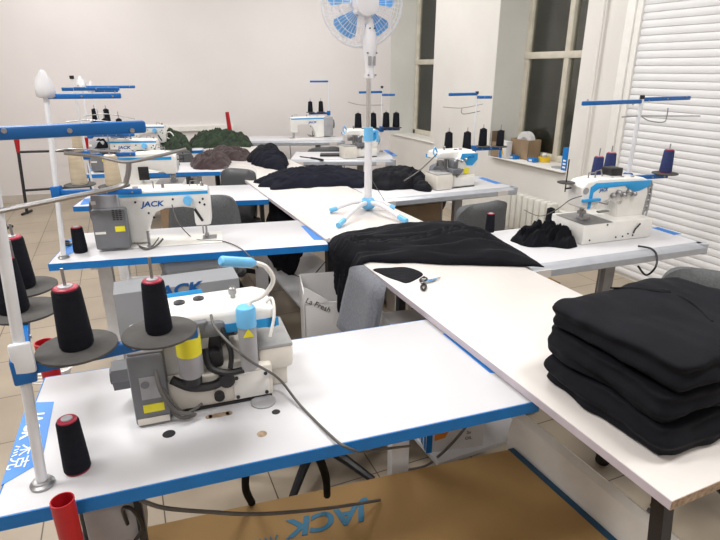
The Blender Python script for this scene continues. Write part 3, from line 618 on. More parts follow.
def coverstitch(label,loc,rz,group='coverstitch machines',top=True):
    t=thing('coverstitch_machine',label,'sewing machine',loc,rz,group)
    MB().b(-.21,.19,-.10,.13,0,.095,bev=.006).out('machine_bed',CREAM2,t)
    MB().b(-.21,-.05,-.10,.10,.0945,.0965).out('needle_plate',STEEL,t)
    pr_=[(-.185,.16),(-.17,.15),(-.12,.15),(-.10,.165),(-.01,.185),(.02,.16),(.03,.09),(.19,.09),(.20,.20),(.185,.265),(.16,.275),(-.10,.285),(-.165,.275),(-.19,.25)]
    MB().prism(pr_,-.035,.075,'y',bev=.010,seg=3).out('arm',CREAM2,t)
    MB().prism([(-.15,.15),(-.135,.15),(-.13,.225),(-.10,.243),(.05,.245),(.09,.215),(.14,.215),(.20,.235),(.20,.262),(-.12,.268),(-.148,.25)],-.0385,-.034,'y',bev=.001).b(-.19,-.09,-.05,-.034,.185,.198,bev=.003).out('blue_trim',CYAN,t)
    MB().b(-.16,.19,.0752,.077,.238,.256).out('blue_stripe',CYAN,t)
    text('JACK',.020,INKB,t,frameM((-.075,-.0392,.234),(1,0,0),(0,0,1)),shear=.2,bold=.0006)
    m=MB(); m.cyl((-.155,.0,.10),(-.155,.0,.155),.005).cyl((-.14,.0,.10),(-.14,.0,.16),.005).b(-.17,-.125,-.035,.01,.098,.108).b(-.165,-.13,-.012,.012,.12,.135,bev=.002); m.out('needle_bar',STEEL,t)
    m=MB()
    for k in range(5): m.lathe([(.004,0),(.014,.004),(.014,.008),(.006,.012),(.012,.018),(.006,.026)],(0,0,0),12,Matrix.Translation((-.02+.03*k,-.036,.205+.012*(k%2)))@Matrix.Rotation(PI/2,4,'X'))
    m.tube([(-.10,-.05,.18),(-.06,-.06,.17),(-.04,-.05,.19)],.003,6).b(-.11,-.05,-.07,-.05,.135,.142,bev=.002); m.out('tension_knob',STEEL,t)
    m=MB()
    for k in range(5):
        for j in range(2): m.lathe([(.006,0),(.016,.006),(.016,.012),(.008,.02),(.013,.03)],(0,0,0),12,Matrix.Translation((.20,-.015+.05*j,.115+.03*k))@Matrix.Rotation(PI/2,4,'Y'))
    m.tube([(.21,-.03,.26),(.225,-.03,.18),(.21,-.03,.03)],.004,6,3).b(.192,.204,-.03,.06,.09,.26,bev=.003); m.out('thread_tension_rack',LCABLE,t)
    m=MB(); m.b(.02,.10,-.0352,-.0358,.12,.17); text('123',.02,LGREYM,t,frameM((.03,-.036,.165),(1,0,0),(0,0,1)),name='dial_marks') ; m.bm.free()
    m=MB(); screws(m,[(-.17,.02),(.02,.02),(.05,.03),(-.02,.02),(.08,.02),(-.08,.085)],-.103,.004,.004).tube([(.08,-.103,.03),(.085,-.105,.05),(.11,-.105,.075)],.004,6); m.out('screws',DARKM,t)
    if top: MB().b(.02,.09,.03,.10,.270,.315,bev=.005).out('top_motor_cover',BLACKP,t)
    else: MB().b(-.02,.04,.074,.082,.12,.20,bev=.002).out('rear_opening',BLACKP,t)
    for x in (-.06,0,.06,.12): MB().lathe([(.008,.268),(.008,.282)],(x,.0,0)).out('oil_cap',STEEL,t)
    m=MB(); m.tube([(-.10,.0,.275),(-.10,0,.315),(-.07,0,.32),(-.06,0,.29)],.0035,6).tube([(-.12,.02,.275),(-.12,.02,.305),(-.08,.02,.305)],.0035,6); m.out('thread_guide',STEEL,t)
    m=MB(); m.lathe([(.04,.262),(.04,.266)],(-.225,.04,0)).cyl((-.225,.04,.22),(-.225,.04,.37),.003).cyl((-.225,.04,.235),(-.15,.05,.235),.004); m.out('side_spool_pin',DARKM,t)
    MB().lathe([(.014,0),(.016,.001)],(0,0,0),18,Matrix.Translation((-.172,-.0352,.235))@Matrix.Rotation(PI/2,4,'X')).out('logo_badge',LGREYM,t)
    return t
# M1 big overlock, seen from behind
M1=overlock('large cream overlock machine with yellow labelled cylinder on the nearest left table',(.172,1.258,.7605),PI-.10,rear=True)
m=MB(); m.b(.110,.186,-.01,.145,.0,.180,bev=.008); m.out('motor_box',GREYM,M1)
MB().b(.108,.184,-.005,.141,.178,.190,bev=.006).out('motor_lid',LGREYM,M1)
MB().cyl((.186,.05,.09),(.228,.05,.09),.036,n=8).cyl((.228,.05,.09),(.234,.05,.09),.02,n=8).out('hand_wheel',GREYM,M1)
pn=MB().b(.126,.166,.145,.1465,.070,.125).out('control_panel',LGREYM,M1); MB().cyl((.155,.1465,.108),(.155,.1485,.108),.009).out('dial',GREYM,pn)
MB().b(.122,.166,.145,.1468,.036,.056).out('warning_label',YEL,M1)
MB().b(.114,.182,.145,.1475,.006,.022,bev=.001).out('vent_strip',CREAM,M1)
m=MB(); m.b(-.120,-.035,.115,.121,.010,.078,bev=.002).out('cover_plate',CREAM2,M1); m=MB(); screws(m,[(-.112,.018),(-.043,.018),(-.112,.07),(-.043,.07)],.121,.0045,.003).out('screws',DARKM,M1)
MB().prism([(.02,.19),(.118,.19),(.118,.218),(.01,.222)],.06,.112,'y',bev=.006).b(-.03,.10,.055,.108,.175,.215,bev=.012).out('rear_shield',GREYM,M1)
MB().b(-.02,.02,.02,.09,.088,.18,bev=.008).cyl((.03,.07,.12),(-.03,.07,.16),.016).cyl((0,.09,.13),(0,.12,.13),.017).out('gear_case',DARKM,M1)
MB().tube([(.10,.13,.10),(.06,.135,.075),(.01,.135,.07),(-.02,.13,.085)],.011,8,4).cyl((-.02,.12,.08),(-.02,.145,.08),.018).cyl((.0,.115,.03),(0,.128,.03),.012).tube([(.02,.12,.16),(.015,.135,.12),(-.02,.14,.10),(-.06,.14,.10)],.008,8,4).tube([(-.02,.10,.20),(-.035,.13,.15),(-.03,.14,.11)],.006,8,4).out('linkage',BLACKP,M1)
c1=MB(); c1.lathe([(.023,.115),(.0265,.12),(.0265,.225),(.025,.23)],(.055,.150,0)); cy1=c1.out('oil_cylinder',LGREYM,M1)
MB().lathe([(.027,.170),(.027,.215)],(.055,.150,0)).out('yellow_label',YEL,cy1); MB().lathe([(.024,.229),(.024,.237),(.018,.239)],(.055,.150,0)).out('cylinder_cap',BLACKP,cy1); MB().lathe([(.02,.095),(.022,.116)],(.055,.150,0)).out('cylinder_base',BLACKP,cy1)
MB().cyl((.055,.15,.105),(.055,.11,.07),.012).out('cylinder_mount',BLACKP,M1)
c2x,c2y=-.075,.138
cy2=MB().lathe([(.015,.10),(.020,.105),(.0215,.225),(.021,.23)],(c2x,c2y,0)).out('suction_cylinder',LGREYM,M1)
MB().lathe([(.0225,.212),(.0225,.252),(.020,.258),(.01,.259)],(c2x,c2y,0)).out('blue_cap',LBLUE,cy2)
MB().prism([(c2x-.012,.192),(c2x+.012,.192),(c2x,.213)],c2y+.0205,c2y+.0225,'y').out('warning_triangle',YEL,cy2)
MB().cyl((c2x,c2y,.115),(c2x,c2y-.05,.115),.012).out('cylinder_mount',DARKM,cy2)
yl=1.118
nk=[loc2(M1,PY(*q,yl)) for q in ((250,302),(261,297),(270,288),(273,278),(266,267),(256,263))]
MB().tube([Vector((c2x-.010,c2y,.252))]+nk,.0055,10,5).out('lamp_neck',CREAM2,M1)
h0,h1=loc2(M1,PY(255,263,yl)),loc2(M1,PY(220,261,yl-.03))
MB().tube([h0,h0.lerp(h1,.12),h0.lerp(h1,.2),h0.lerp(h1,.8),h0.lerp(h1,.95),h1],lambda q:.006 if q<.15 else (.0115 if q<.9 else .008),12).out('lamp_head',LBLUE,M1)
MB().tube([(-.13,.06,.225),(-.145,.08,.245),(-.145,.10,.21),(-.13,.11,.16)],.004,8,4).out('air_hose',CREAM2,M1)
MB().tube([(.130,.13,.16),(.125,.16,.10),(.10,.165,.04),(.06,.155,.015),(.09,.15,.01),(.12,.13,.03)],.0045,8,5).tube([(.135,.12,.12),(.11,.155,.07),(.08,.15,.02),(.04,.14,.03)],.0035,8,5).out('motor_cables',CABLE,M1)
MB().lathe([(.03,0),(.03,.003),(.024,.006)],(-.10,.135,0)).out('foot_pad',LGREYM,M1)
for x,y in ((-.05,.04),(0,.02)): pass
# others
M2=lockstitch('white lockstitch machine with blue lettering and grey motor box on the second left table',(.195,2.595,.7605),PI-.20); M2.scale=(1,1,1.05)
M3=coverstitch('boxy white coverstitch machine seen from behind on the third left table',(.22,3.60,.7605),PI-.25,top=False)
M4=lockstitch('white lockstitch machine seen from behind beside the round brown pile',(.18,4.70,.7605),PI-.3)
M5=lockstitch('white lockstitch machine seen from behind in front of the camouflage pile at the back left',(.36,5.83,.7605),PI-.3)
MB().tube([(-.22,.0,.12),(-.26,.02,.10),(-.29,.02,.13),(-.26,.02,.17),(-.22,.0,.16)],.006,8,4).out('lamp_neck',CREAM2,M5)
C1=coverstitch('white coverstitch machine with blue trim and tension rack, in front of the roller shutter',(2.13,1.79,.7605),-.10)
O2=overlock('white overlock machine with blue panel on the table below the window pier',(2.14,3.11,.7605),.0); O2.scale=(1,1,.94)
O3=overlock('white overlock machine directly behind the fan pole',(2.13,4.575,.7605),-.10); O3.scale=(1,1,.95)
L4=lockstitch('white lockstitch machine seen from the front against the back wall',(2.17,6.07,.7605),-.1)
# ---------------------------------------------------------------- fabrics
def heap(name,label,pts,h,m,z0=.7605,fold=.012,fdir=0,ffreq=60,seed=0,prof=2.2,group=None,cat='fabric pile',nr=26,ctr=None,hv=.25,steep=.0):
    pts=[Vector((p[0],p[1],0)) for p in pts]; n=len(pts)
    c=ctr and Vector((*ctr,0)) or sum(pts,Vector())/n; N=150; out=[]
    for i in range(N):
        t=i/N*n; k=int(t); f=t-k; p0,p1,p2,p3=pts[(k-1)%n],pts[k],pts[(k+1)%n],pts[(k+2)%n]
        out.append(.5*((2*p1)+(p2-p0)*f+(2*p0-5*p1+4*p2-p3)*f*f+(3*p1-p0-3*p2+p3)*f**3)-c)
    b=bmesh.new(); rings=[]; cf,sf=math.cos(fdir),math.sin(fdir); S=Vector((seed*3.1,seed*1.7,seed))
    for j in range(nr+1):
        q=1-j/nr if j<nr else .0; q=max(q,.02); ring=[]
        for o in out:
            p=o*q; ax=p.x*cf+p.y*sf; cr=-p.x*sf+p.y*cf
            hh=(1-q**prof)**.6*h if q<1 else 0
            wv=Vector((p.x,p.y,0))
            hh*=1+hv*noise.noise(wv*7+S)+hv*.6*noise.noise(wv*15+S)
            warp=noise.noise(Vector((ax*5,cr*7,seed)))
            rg=lambda a,b_,k: 1-2*abs(noise.noise(Vector((a,b_,k))))
            fd=rg(ax*ffreq*.10+warp,cr*ffreq*.34+warp*1.6,seed+7)*1.1+rg(ax*ffreq*.22+warp*2,cr*ffreq*.6+warp,seed+3)*.6+rg(ax*ffreq*.6,cr*ffreq*.7,seed+5)*.25-.7
            e=min(1,(1-q)*4)
            hh+=fd*fold*e
            r=1+noise.noise(Vector((p.x*14,p.y*14,seed+20)))*.14*q
            # bulge over the rim
            ring.append(b.verts.new((c.x+p.x*r,c.y+p.y*r,z0+max(hh,0 if q==1 else .003))))
        rings.append(ring)
    for A,B in zip(rings[:-1],rings[1:]):
        for i in range(N): b.faces.new((A[i],A[(i+1)%N],B[(i+1)%N],B[i]))
    b.faces.new(rings[-1]); b.faces.new(rings[0][::-1])
    s=MB(); s.merge(b); o=s.out(name,m,None,70); return tag(o,label,cat,group)
def pp(*uv,z=.76): return [tuple(P(u,v,z)[:2]) for u,v in uv]
blk='black fabric heaps'
# big black heap across the tables, spilling over the left edge
def big_heap():
    b=bmesh.new(); NX,NY=110,90; rows=[]
    for j in range(NY+1):
        t=j/NY; row=[]
        for i in range(NX+1):
            s=i/NX
            # lengthwise path: hanging bottom -> table edge -> right end
            y0=1.845-.0*s; 
            xr=.70*s-.06
            if s<.22:
                k=s/.22; x=.862-.012*(1-k); zc=.655+.13*k-.05*(1-k)*(1+noise.noise(Vector((t*6,1,8)))*1.6)+.12*(1-k)*max(0,t*2-1.1); hh=0
            else:
                k=(s-.22)/.78; x=.862+k*.63; zc=.788; hh=(.035+.06*min(1,k*1.5))*(1-k**9)**.5
            ynear=1.845-.57*max(0,(x-.9))*(1 if x<1.3 else 1)+.03*noise.noise(Vector((x*9,0,4))); yfar=2.18-.30*max(0,(x-1.1))+.05*noise.noise(Vector((x*9,5,4))); 
            if s<.22: ynear+= .0+.06*(1-s/.22); yfar-=.10*(1-s/.22)
            y=ynear+(yfar-ynear)*t
            e=math.sin(PI*min(max(t,0),1))**.45 if 0<t<1 else 0
            wq=noise.noise(Vector((s*3,t*3,1))); rg=lambda a,b_,k: 1-2*abs(noise.noise(Vector((a,b_,k))))
            f=rg(s*1.5+wq,t*8+wq*2.5,2)*1.5+rg(s*2.6+wq,t*17+wq*3,4)*.7+rg(s*10,t*14,6)*.12-.8
            if s<.22: x-= (.012+.022*abs(f))*e; z=zc - .03*noise.noise(Vector((t*5,3,3)))*(1-s/.22)*4
            else:
                z=zc+hh*e*(.82+.22*noise.noise(Vector((s*5,t*4,9))))+f*.016*e*min(1,(1-s)*8)
                z=max(z,.787)
            row.append(b.verts.new((x,y+.008*f*e,z)))
        rows.append(row)
    for A,B in zip(rows[:-1],rows[1:]):
        for i in range(NX): b.faces.new((A[i],A[i+1],B[i+1],B[i]))
    s=MB(); s.merge(b); return s.out('black_fabric_heap',CLOTH,None,80)
bh=tag(big_heap(),'largest heap of black fabric draped across the cutting table and over its edge','fabric pile',blk)
md=bh.modifiers.new('thick','SOLIDIFY'); md.thickness=.004; md.offset=1
heap('black_fabric_flap','flat black cloth piece poking out of the big heap beside the snips',pp((374,270),(398,281),(409,283),(423,274),(405,268),z=.785),.006,CLOTH,z0=.7855,fold=.001,hv=.05,group=blk)
heap('black_fabric_bundle','long tied bundle of black fabric across the far cutting table',[(p[0],p[1]) for p in pp((254,186),(275,191),(300,190),(335,188),(372,187),(380,180),(350,173),(312,172),(280,176),(262,180))],.085,NAVYC,fold=.010,fdir=.15,ffreq=80,seed=3,group=blk)
heap('black_fabric_bundle','rounded black fabric bundle beside the brown piles',pp((250,163),(262,169),(285,171),(288,163),(284,158),(262,156)),.10,NAVYC,fold=.01,seed=4,group=blk)
heap('black_fabric_bundle','small black cloth peak behind the rounded bundle',pp((247,162),(262,165),(282,160),(278,154),(258,155)),.11,CLOTH,fold=.01,seed=5,group=blk)
heap('black_fabric_bundle','black fabric heap below the first window, left of the overlock',pp((368,189),(395,190),(424,188),(427,182),(405,176),(385,178),(366,181)),.11,CLOTH,fold=.012,seed=6,fdir=.3,group=blk)
heap('black_fabric_bundle','black scraps tucked in front of the window pier overlock',pp((400,186),(425,192),(432,190),(426,184),(408,182)),.045,CLOTH,fold=.012,seed=7,group=blk)
heap('black_fabric_scraps','loose black scraps beside the coverstitch machine bed',pp((511,241),(528,247),(548,247),(570,249),(577,245),(562,236),(545,237),(530,233)),.055,CLOTH,fold=.035,seed=8,ffreq=95,hv=.4,group=blk)
heap('brown_fabric_pile','round brown fabric bundle on the fourth left table',pp((191,168),(210,170),(229,168),(230,163),(215,158),(196,160)),.085,BROWN,fold=.022,seed=9,fdir=.9,ffreq=95,group='brown fabric piles')
heap('brown_fabric_pile','flatter brown fabric pile behind the round brown bundle',pp((205,160),(228,162),(249,162),(251,156),(235,151),(212,154)),.07,BROWN,fold=.022,hv=.5,seed=10,group='brown fabric piles')
cam_='green camouflage fabric piles'
heap('camouflage_fabric_pile','long rolled camouflage pile in front of the back wall',pp((191,147),(210,148),(235,148),(251,148),(250,142),(235,139),(205,139),(193,141)),.10,CAMO,fold=.035,seed=11,fdir=.2,ffreq=60,hv=.6,group=cam_)
heap('camouflage_fabric_pile','peaked camouflage pile left of the rolled one, behind the farthest machine',pp((160,150),(176,152),(192,150),(184,144),(166,143)),.15,CAMO,fold=.03,seed=12,ffreq=60,hv=.5,prof=1.3,group=cam_)
heap('camouflage_fabric_pile','small camouflage pile under the arm of the farthest machine',pp((137,155),(150,157),(165,156),(163,151),(142,151)),.10,CAMO,fold=.015,seed=13,group=cam_)
# black cloth hanging under T3/T4 and on stands
def rag(label,c,d,seed):
    m=MB(); m.ball((0,0,0),1,n=32)
    for v in m.bm.verts:
        k=1+.25*noise.noise(v.co*1.8+Vector((seed,0,0)))+.12*noise.noise(v.co*5+Vector((seed,3,0))); v.co=Vector((v.co.x*d[0]*k,v.co.y*d[1]*k,v.co.z*d[2]*k))
    o=m.out('black_cloth_bundle',CLOTH,None,80); o.location=c; return tag(o,label,'fabric',None)
rag('dark cloth bundle on the low shelf under the third left table',(1.0,3.35,.47),(.12,.14,.26),2)
rag('black cloth hung on the thread stand at the back left',(-.02,4.70,.93),(.05,.04,.08),5)
# folded stack
def folded(label,c,rz,dx,dy,h,seed):
    m=MB(); b=bmesh.new(); bmesh.ops.create_cube(b,size=2); bmesh.ops.subdivide_edges(b,edges=b.edges[:],cuts=40,use_grid_fill=True)
    for v in b.verts:
        p=v.co.copy(); q=(abs(p.x)**16+abs(p.y)**16+0)**(1/16); mx=max(abs(p.x),abs(p.y)) or 1
        kx=p.x*mx/q if q else 0; ky=p.y*mx/q if q else 0
        zz=p.z; rnd=(1-abs(zz)**6*.05)
        x=kx*dx*rnd; y=ky*dy*rnd
        edge=max(abs(kx),abs(ky)); z=zz*h*(1-.14*edge**14)
        w=Vector((x,y,z))
        z+= .010*noise.noise(Vector((x*7,y*7,seed)))*(1 if zz>0 else .3)
        # layered folds round the sides
        lay=math.sin(z/h*5.5+2.2*noise.noise(Vector((x*5,y*5,seed+3)))+seed)
        k=edge**10; n2=Vector((kx,ky,0)); n2=n2.normalized() if n2.length>0 else n2
        off=(.006*lay+.014*noise.noise(Vector((x*9,y*9,z*22+seed)))+.006*noise.noise(Vector((x*26,y*26,z*30+seed))))*k
        v.co=Vector((x,y,z))+n2*off+Vector((0,0,.0035*noise.noise(Vector((x*25,y*12,seed*2)))))
    m.merge(b); o=m.out('folded_garment_bundle',CLOTH,None,80); o.location=c; o.rotation_euler=(0,0,rz); return tag(o,label,'folded clothes','folded black garment bundles in the stack')
hb=.036
c0=(1.135,.712)
folded('black folded garment bundle at the bottom of the stack',(c0[0]-.002,c0[1]-.006,.786+hb),-.03,.228,.176,hb+.001,1)
folded('black folded garment bundle in the middle of the stack',(c0[0]+.0,c0[1]+.002,.786+3*hb-.001),-.05,.226,.175,hb+.001,2)
fb=folded('black folded garment bundle on top of the stack, with knotted tie strips',(c0[0]+.004,c0[1]+.0,.786+5*hb-.002),-.01,.220,.172,hb+.002,4)
zt=.786+6*hb-.002
f0=Vector(fb.location)
def lf(p): return Vector(p)-f0
MB().tube([lf(P(610,288,zt)),lf(P(635,289,zt)),lf(P(657,292,zt+.004)),lf(P(668,293,zt+.002))],lambda q:.007*(.3+q),8,4).ball(lf(P(662,292,zt+.003)),.014,(1.3,1,.6)).tube([lf(P(665,293,zt)),lf(P(690,302,zt)),lf(P(712,322,zt-.002))],.004,8,5).out('knotted_tie',CLOTH,fb)
MB().b(-.002,.002,-.012,.012,-.02,.01).out('garment_tag',WCARD,fb).location=lf(P(711,412,.82))
# ---------------------------------------------------------------- snips, knife, mat
sn=thing('thread_snips','black and blue thread snips lying on the near cutting table','scissors',P(424,281,.787))
q=lambda u,v,z=.791: P(u,v,z)-Vector(sn.location)
MB().tube([q(421,279),q(432,279),q(441,277)],lambda k:.0035*(1-.7*k),6).tube([q(421,283),q(432,281),q(440,278)],lambda k:.0035*(1-.7*k),6).out('blade',STEEL,sn)
MB().tube([q(426,282),q(436,279)],.0035,6).out('blue_sleeve',CYAN,sn)
MB().tube([q(424,277),q(427,279),q(423,282),q(420,280),q(424,277)],.004,8,3).tube([q(424,283),q(426,286),q(424,290),q(421,287),q(424,283)],.004,8,3).out('handle',BLACKP,sn)
kn=thing('cutting_knife','long black handled cutter lying on the table behind the fan','knife',P(312,158.5,.765))
q=lambda u,v,z=.766: P(u,v,z)-Vector(kn.location)
MB().tube([q(311,158),q(323,160)],.010,8).out('handle',BLACKP,kn); MB().tube([q(300,156.5),q(311,158)],.005,6).out('blade',DARKM,kn)
MB().b(-.09,.09,-.06,.06,0,.016,bev=.003).out('black_tray',BLACKP); o=bpy.data.objects['black_tray']; o.location=P(330,155.5,.762); o.rotation_euler=(0,0,-.4); tag(o,'flat black tray left of the overlock behind the fan','tray')
# ---------------------------------------------------------------- fan
fp=P(368,210,.7705); fx,fy=fp.x,fp.y
fan=thing('standing_fan','white pedestal fan with blue blades standing on the far cutting table','fan',(fx,fy,.7705))
q=lambda u,v: PY(u,v,fy)-Vector((fx,fy,.7705))
k0=q(368,207)
MB().ball((0,0,.040),.046,(1,1,.8),16).cyl((0,0,.04),(0,0,.075),.02).out('base_hub',LBLUE,fan)
for tip,midv in (((332,212),None),((340,226),None),((404,222),None),((393,209.5),None)):
    e=P(tip[0],tip[1],.776)-Vector((fx,fy,.7705)); e.z=.012; d=Vector((e.x,e.y,0))*1.06
    lg=MB().tube([(0,0,.045),d*.35+Vector((0,0,.052)),d*.7+Vector((0,0,.034)),d*.88+Vector((0,0,.018))],.0125,8,4).out('leg',FANW,fan)
    MB().tube([d*.82+Vector((0,0,.024)),d+Vector((0,0,.014))],.0145,8).out('foot_cap',LBLUE,lg)
s_top=q(368.5,133).z
MB().cyl((0,0,.06),(0,0,s_top),.0215,.0205,20).out('outer_sleeve',FANW,fan)
MB().cyl((0,0,s_top-.04),(0,0,s_top+.03),.0265,.0245,20).tube([(.02,0,s_top-.0),(.05,0,s_top+.01),(.055,0,s_top-.05)],.007,8,3).out('height_collar',LBLUE,fan)
zc0=q(369,76).z
MB().cyl((0,0,s_top),(0,0,zc0+.02),.0125,n=16).out('inner_pole',CHROME,fan)
zh=q(362,3).z; HT=Vector((-.028,.0,zh))
def cbox():
    b=MB(); pr=[(.034,0),(.036,.01),(.028,.03),(.034,.08),(.045,.13),(.040,.20),(.022,.26),(.016,.28)]
    b.lathe(pr,(0,0,0),20); 
    for v in b.bm.verts: v.co.y*=.7; v.co.x*=.8
    return b
cb=cbox().out('control_housing',FANW,fan); cb.location=(.006,0,zc0-.01)
MB().b(-.022,-.006,-.033,-.026,.06,.105).b(.008,.018,-.033,-.026,.06,.105).out('buttons',LGREYM,cb)
m=MB()
for x,z in ((-.025,.12),(.025,.12),(-.02,.015),(.02,.015),(-.013,.235),(.013,.235)): m.cyl((x,-.032,z),(x,-.02,z),.003,n=8)
m.out('screws',DARKM,cb)
MB().tube([(-.003,0,zc0+.25),(-.01,-.0,zh-.05),(-.02,-.01,zh-.02)],.018,10,3).box((-.035,-.02,zh-.035),(.11,.05,.028),bev=.012,rot=Matrix.Rotation(-.12,4,'Y')).out('neck',FANW,fan)
# fan head, facing away from the camera
hd=Matrix.Translation(HT)@Matrix.Rotation(-.22,4,'Z')@Matrix.Rotation(PI/2+.10,4,'X')   # local +z -> towards -y(rear), so blades at -z
RR=.205
def hm(m): bmesh.ops.transform(m.bm,matrix=hd,verts=m.bm.verts); return m
m=MB(); m.lathe([(.03,.10),(.055,.09),(.06,.03),(.06,-.01),(.04,-.02)],(0,0,0),24); hm(m).out('motor_housing',FANW,fan)
m=MB()
def dome(r,sgn,dep): return sgn*dep*(1-(r/RR)**2.2)**.6
for rr in (.07,.11,.15,.18): m.tube([(rr*math.cos(a*PI/30),rr*math.sin(a*PI/30),dome(rr,1,.055)-.04) for a in range(60)],.0016,5,loop=True)
for k in range(56):
    a=2*PI*k/56; m.tube([(r_*math.cos(a),r_*math.sin(a),dome(r_,1,.055)-.04) for r_ in (.055,.10,.15,.185,.2049)],.0013,4)
m.tube([(RR*math.cos(a*PI/30),RR*math.sin(a*PI/30),-.042) for a in range(60)],.006,8,loop=True)
hm(m).out('rear_grille',FANW,fan)
m=MB()
for rr in (.05,.11,.15,.18): m.tube([(rr*math.cos(a*PI/30),rr*math.sin(a*PI/30),dome(rr,-1,.06)-.05) for a in range(60)],.0016,5,loop=True)
for k in range(56):
    a=2*PI*k/56; m.tube([(r_*math.cos(a+.25*(1-r_/RR)),r_*math.sin(a+.25*(1-r_/RR)),dome(r_,-1,.06)-.05) for r_ in (.045,.10,.15,.185,.2049)],.0013,4)
m.lathe([(.045,-.112),(.045,-.106)],(0,0,0),20)
hm(m).out('front_grille',FANW,fan)
for k in range(5):
    m=MB(); b=bmesh.new(); rows=[]
    for i in range(9):
        r_=.035+.14*i/8; wd=.34+.30*math.sin(min(1,i/8*1.15)*PI/2)-(.18 if i==8 else 0)
        rows.append([b.verts.new((r_*math.cos(2*PI*k/5+.3+wd*(j/4-.5)*1.3),r_*math.sin(2*PI*k/5+.3+wd*(j/4-.5)*1.3),-.055+(j/4-.5)*.04)) for j in range(5)])
    for A,B in zip(rows[:-1],rows[1:]):
        for j in range(4): b.faces.new((A[j],A[j+1],B[j+1],B[j]))
    bmesh.ops.solidify(b,geom=b.faces[:],thickness=.002); m.merge(b); hm(m).out('blade',FANB,fan)
m=MB(); m.lathe([(.01,-.085),(.035,-.08),(.04,-.035),(.02,-.03)],(0,0,0),20); hm(m).out('hub',FANB,fan)
# ---------------------------------------------------------------- white box between tables, product cartons
wb=thing('white_carton','white cardboard carton with black lettering standing on the floor behind the near table','box',(0,0,0))
c_=[P(307,350,0),P(352,350,0)]
bh_=PY(310,290,2.0).z-.05
wb.location=(PY(308,290,2.05).x+.115,2.12,0); wb.rotation_euler=(0,0,-.25)
m=MB(); t_=.005; X,Y=.115,.13
m.b(-X,X,-Y,-Y+t_,0,bh_-.02).b(-X,X,Y-t_,Y,0,bh_+.02).b(-X,-X+t_,-Y,Y,0,bh_+.02).b(X-t_,X,-Y,Y,0,bh_-.02).b(-X,X,-Y,Y,0,t_); m.out('carton_walls',WCARD,wb)
MB().prism([(-X,bh_-.02),(-X,bh_+.06),(-X+.06,bh_+.02),(-X+.11,bh_-.02)],-Y-.003,-Y,'y').out('torn_flap',WCARD,wb)
MB().b(-X+t_+.001,X-t_-.001,-Y+t_+.001,Y-t_-.001,t_+.001,.25).out('dark_contents',CARDIN,wb)
text('La Fresh',.035,INKK,wb,frameM((-.055,-Y-.0035,bh_-.03),(1,0,-.55),(.4,0,1)))
wb2=thing('barcode_carton','grey white carton with barcode print below the cutting table edge','box',(1.03,1.72,.203),-.2)
MB().b(-.10,.10,-.09,.09,0,.36,bev=.002).out('carton_body',WCARD,wb2)
m=MB()
for k in range(14): m.b(-.08+.006*k,-.078+.006*k+(.002 if k%3 else 0),-.0915,-.0902,.18,.25)
for k in range(4): m.b(.02,.07,-.0915,-.0902,.05+.06*k,.06+.06*k)
m.out('barcode',INKK,wb2)
# JACK box under T2
zj=PY(185,285,1.99).z; xl=PY(112,285,1.99).x; xr_=PY(240,285,1.99).x
jb=thing('machine_carton','grey carton with blue lettering standing on the floor behind the big overlock','box',((xl+xr_)/2,2.06,0),-.05)
wj=(xr_-xl)/2; MB().b(-wj,wj,-.07,.07,0,zj,bev=.003).out('carton_body',mat('grey_card',(.25,.26,.28),.7,var=.05,scale=5),jb)
tz=PY(180,290,1.99).z; tx=PY(178,289,1.99).x-(xl+xr_)/2
text('JACK',.062,INKB,jb,frameM((tx,-.0715,tz),(1,0,0),(0,0,1)),shear=.2,bold=.002,sx=1.2)
# ---------------------------------------------------------------- right wall: radiator and sill items
rd=thing('radiator','white cast iron radiator below the window pier','radiator',(3.40,3.98,0))
for k in range(8):
    y=-.075*k-.04
    MB().b(-.045,.045,y-.032,y+.032,.10,.44,bev=.018).out('radiator_section',RAD,rd)
MB().cyl((0,-.66,.39),(0,-.78,.39),.012).cyl((0,-.78,.39),(0,-.78,.0),.012).cyl((0,-.64,.13),(0,-.02,.13),.014).b(-.02,.02,-.60,-.58,0,.11).b(-.02,.02,-.10,-.08,0,.11).out('radiator_pipe',RAD,rd)
def crate(name,label,loc,rz,dx,dy,h,m=CARD2,flap=None,inner=CARDIN):
    t=thing(name,label,'box',loc,rz); k=.004; a=MB()
    a.b(-dx,dx,-dy,-dy+k,0,h).b(-dx,dx,dy-k,dy,0,h).b(-dx,-dx+k,-dy,dy,0,h).b(dx-k,dx,-dy,dy,0,h).b(-dx,dx,-dy,dy,0,k); a.out('box_walls',m,t)
    if flap: MB().box((0,dy+.01,h+flap/2),(dx*2,.005,flap),rot=Matrix.Rotation(-.2,4,'X')).out('open_flap',inner,t)
    return t
SZ=SILL+.0125
b1=crate('open_cardboard_box','open brown box with raised flap at the far end of the second window sill',(3.54,4.325,SZ),0,.075,.06,.14,flap=None)
MB().b(-.075,.075,.060,.065,.14,.24).out('open_flap',CARDIN,b1)
MB().lathe([(.045,.0),(.05,.03),(.045,.13),(.02,.16)],(0.0,.0,.005),14).out('paper_contents',WCARD,b1)
o=MB().b(-.035,.035,-.055,.055,0,.16,bev=.002).out('product_box',WCARD); o.location=(3.50,4.215,SZ); tag(o,'white product box with yellow print standing on the sill in front of the open box','box')
MB().prism([(-.03,.03),(.02,.05),(.04,.12),(.0,.10)],-.0362,-.0352,'x').out('yellow_print',TAPEY,o); MB().b(-.0366,-.0352,.0,.044,.0,.138).out('blue_print',BLUE,o)
b2_=crate('tape_box','brown cardboard box holding a large white tape roll on the window sill',(3.68,4.14,SZ),PI/2+.05,.12,.08,.18)
MB().lathe([(.095,-.028),(.095,.028),(.045,.028),(.045,-.028)],(0,0,.155),32,Matrix.Translation((0,0,0))@Matrix.Rotation(PI/2,4,'X')).out('x',WCARD)
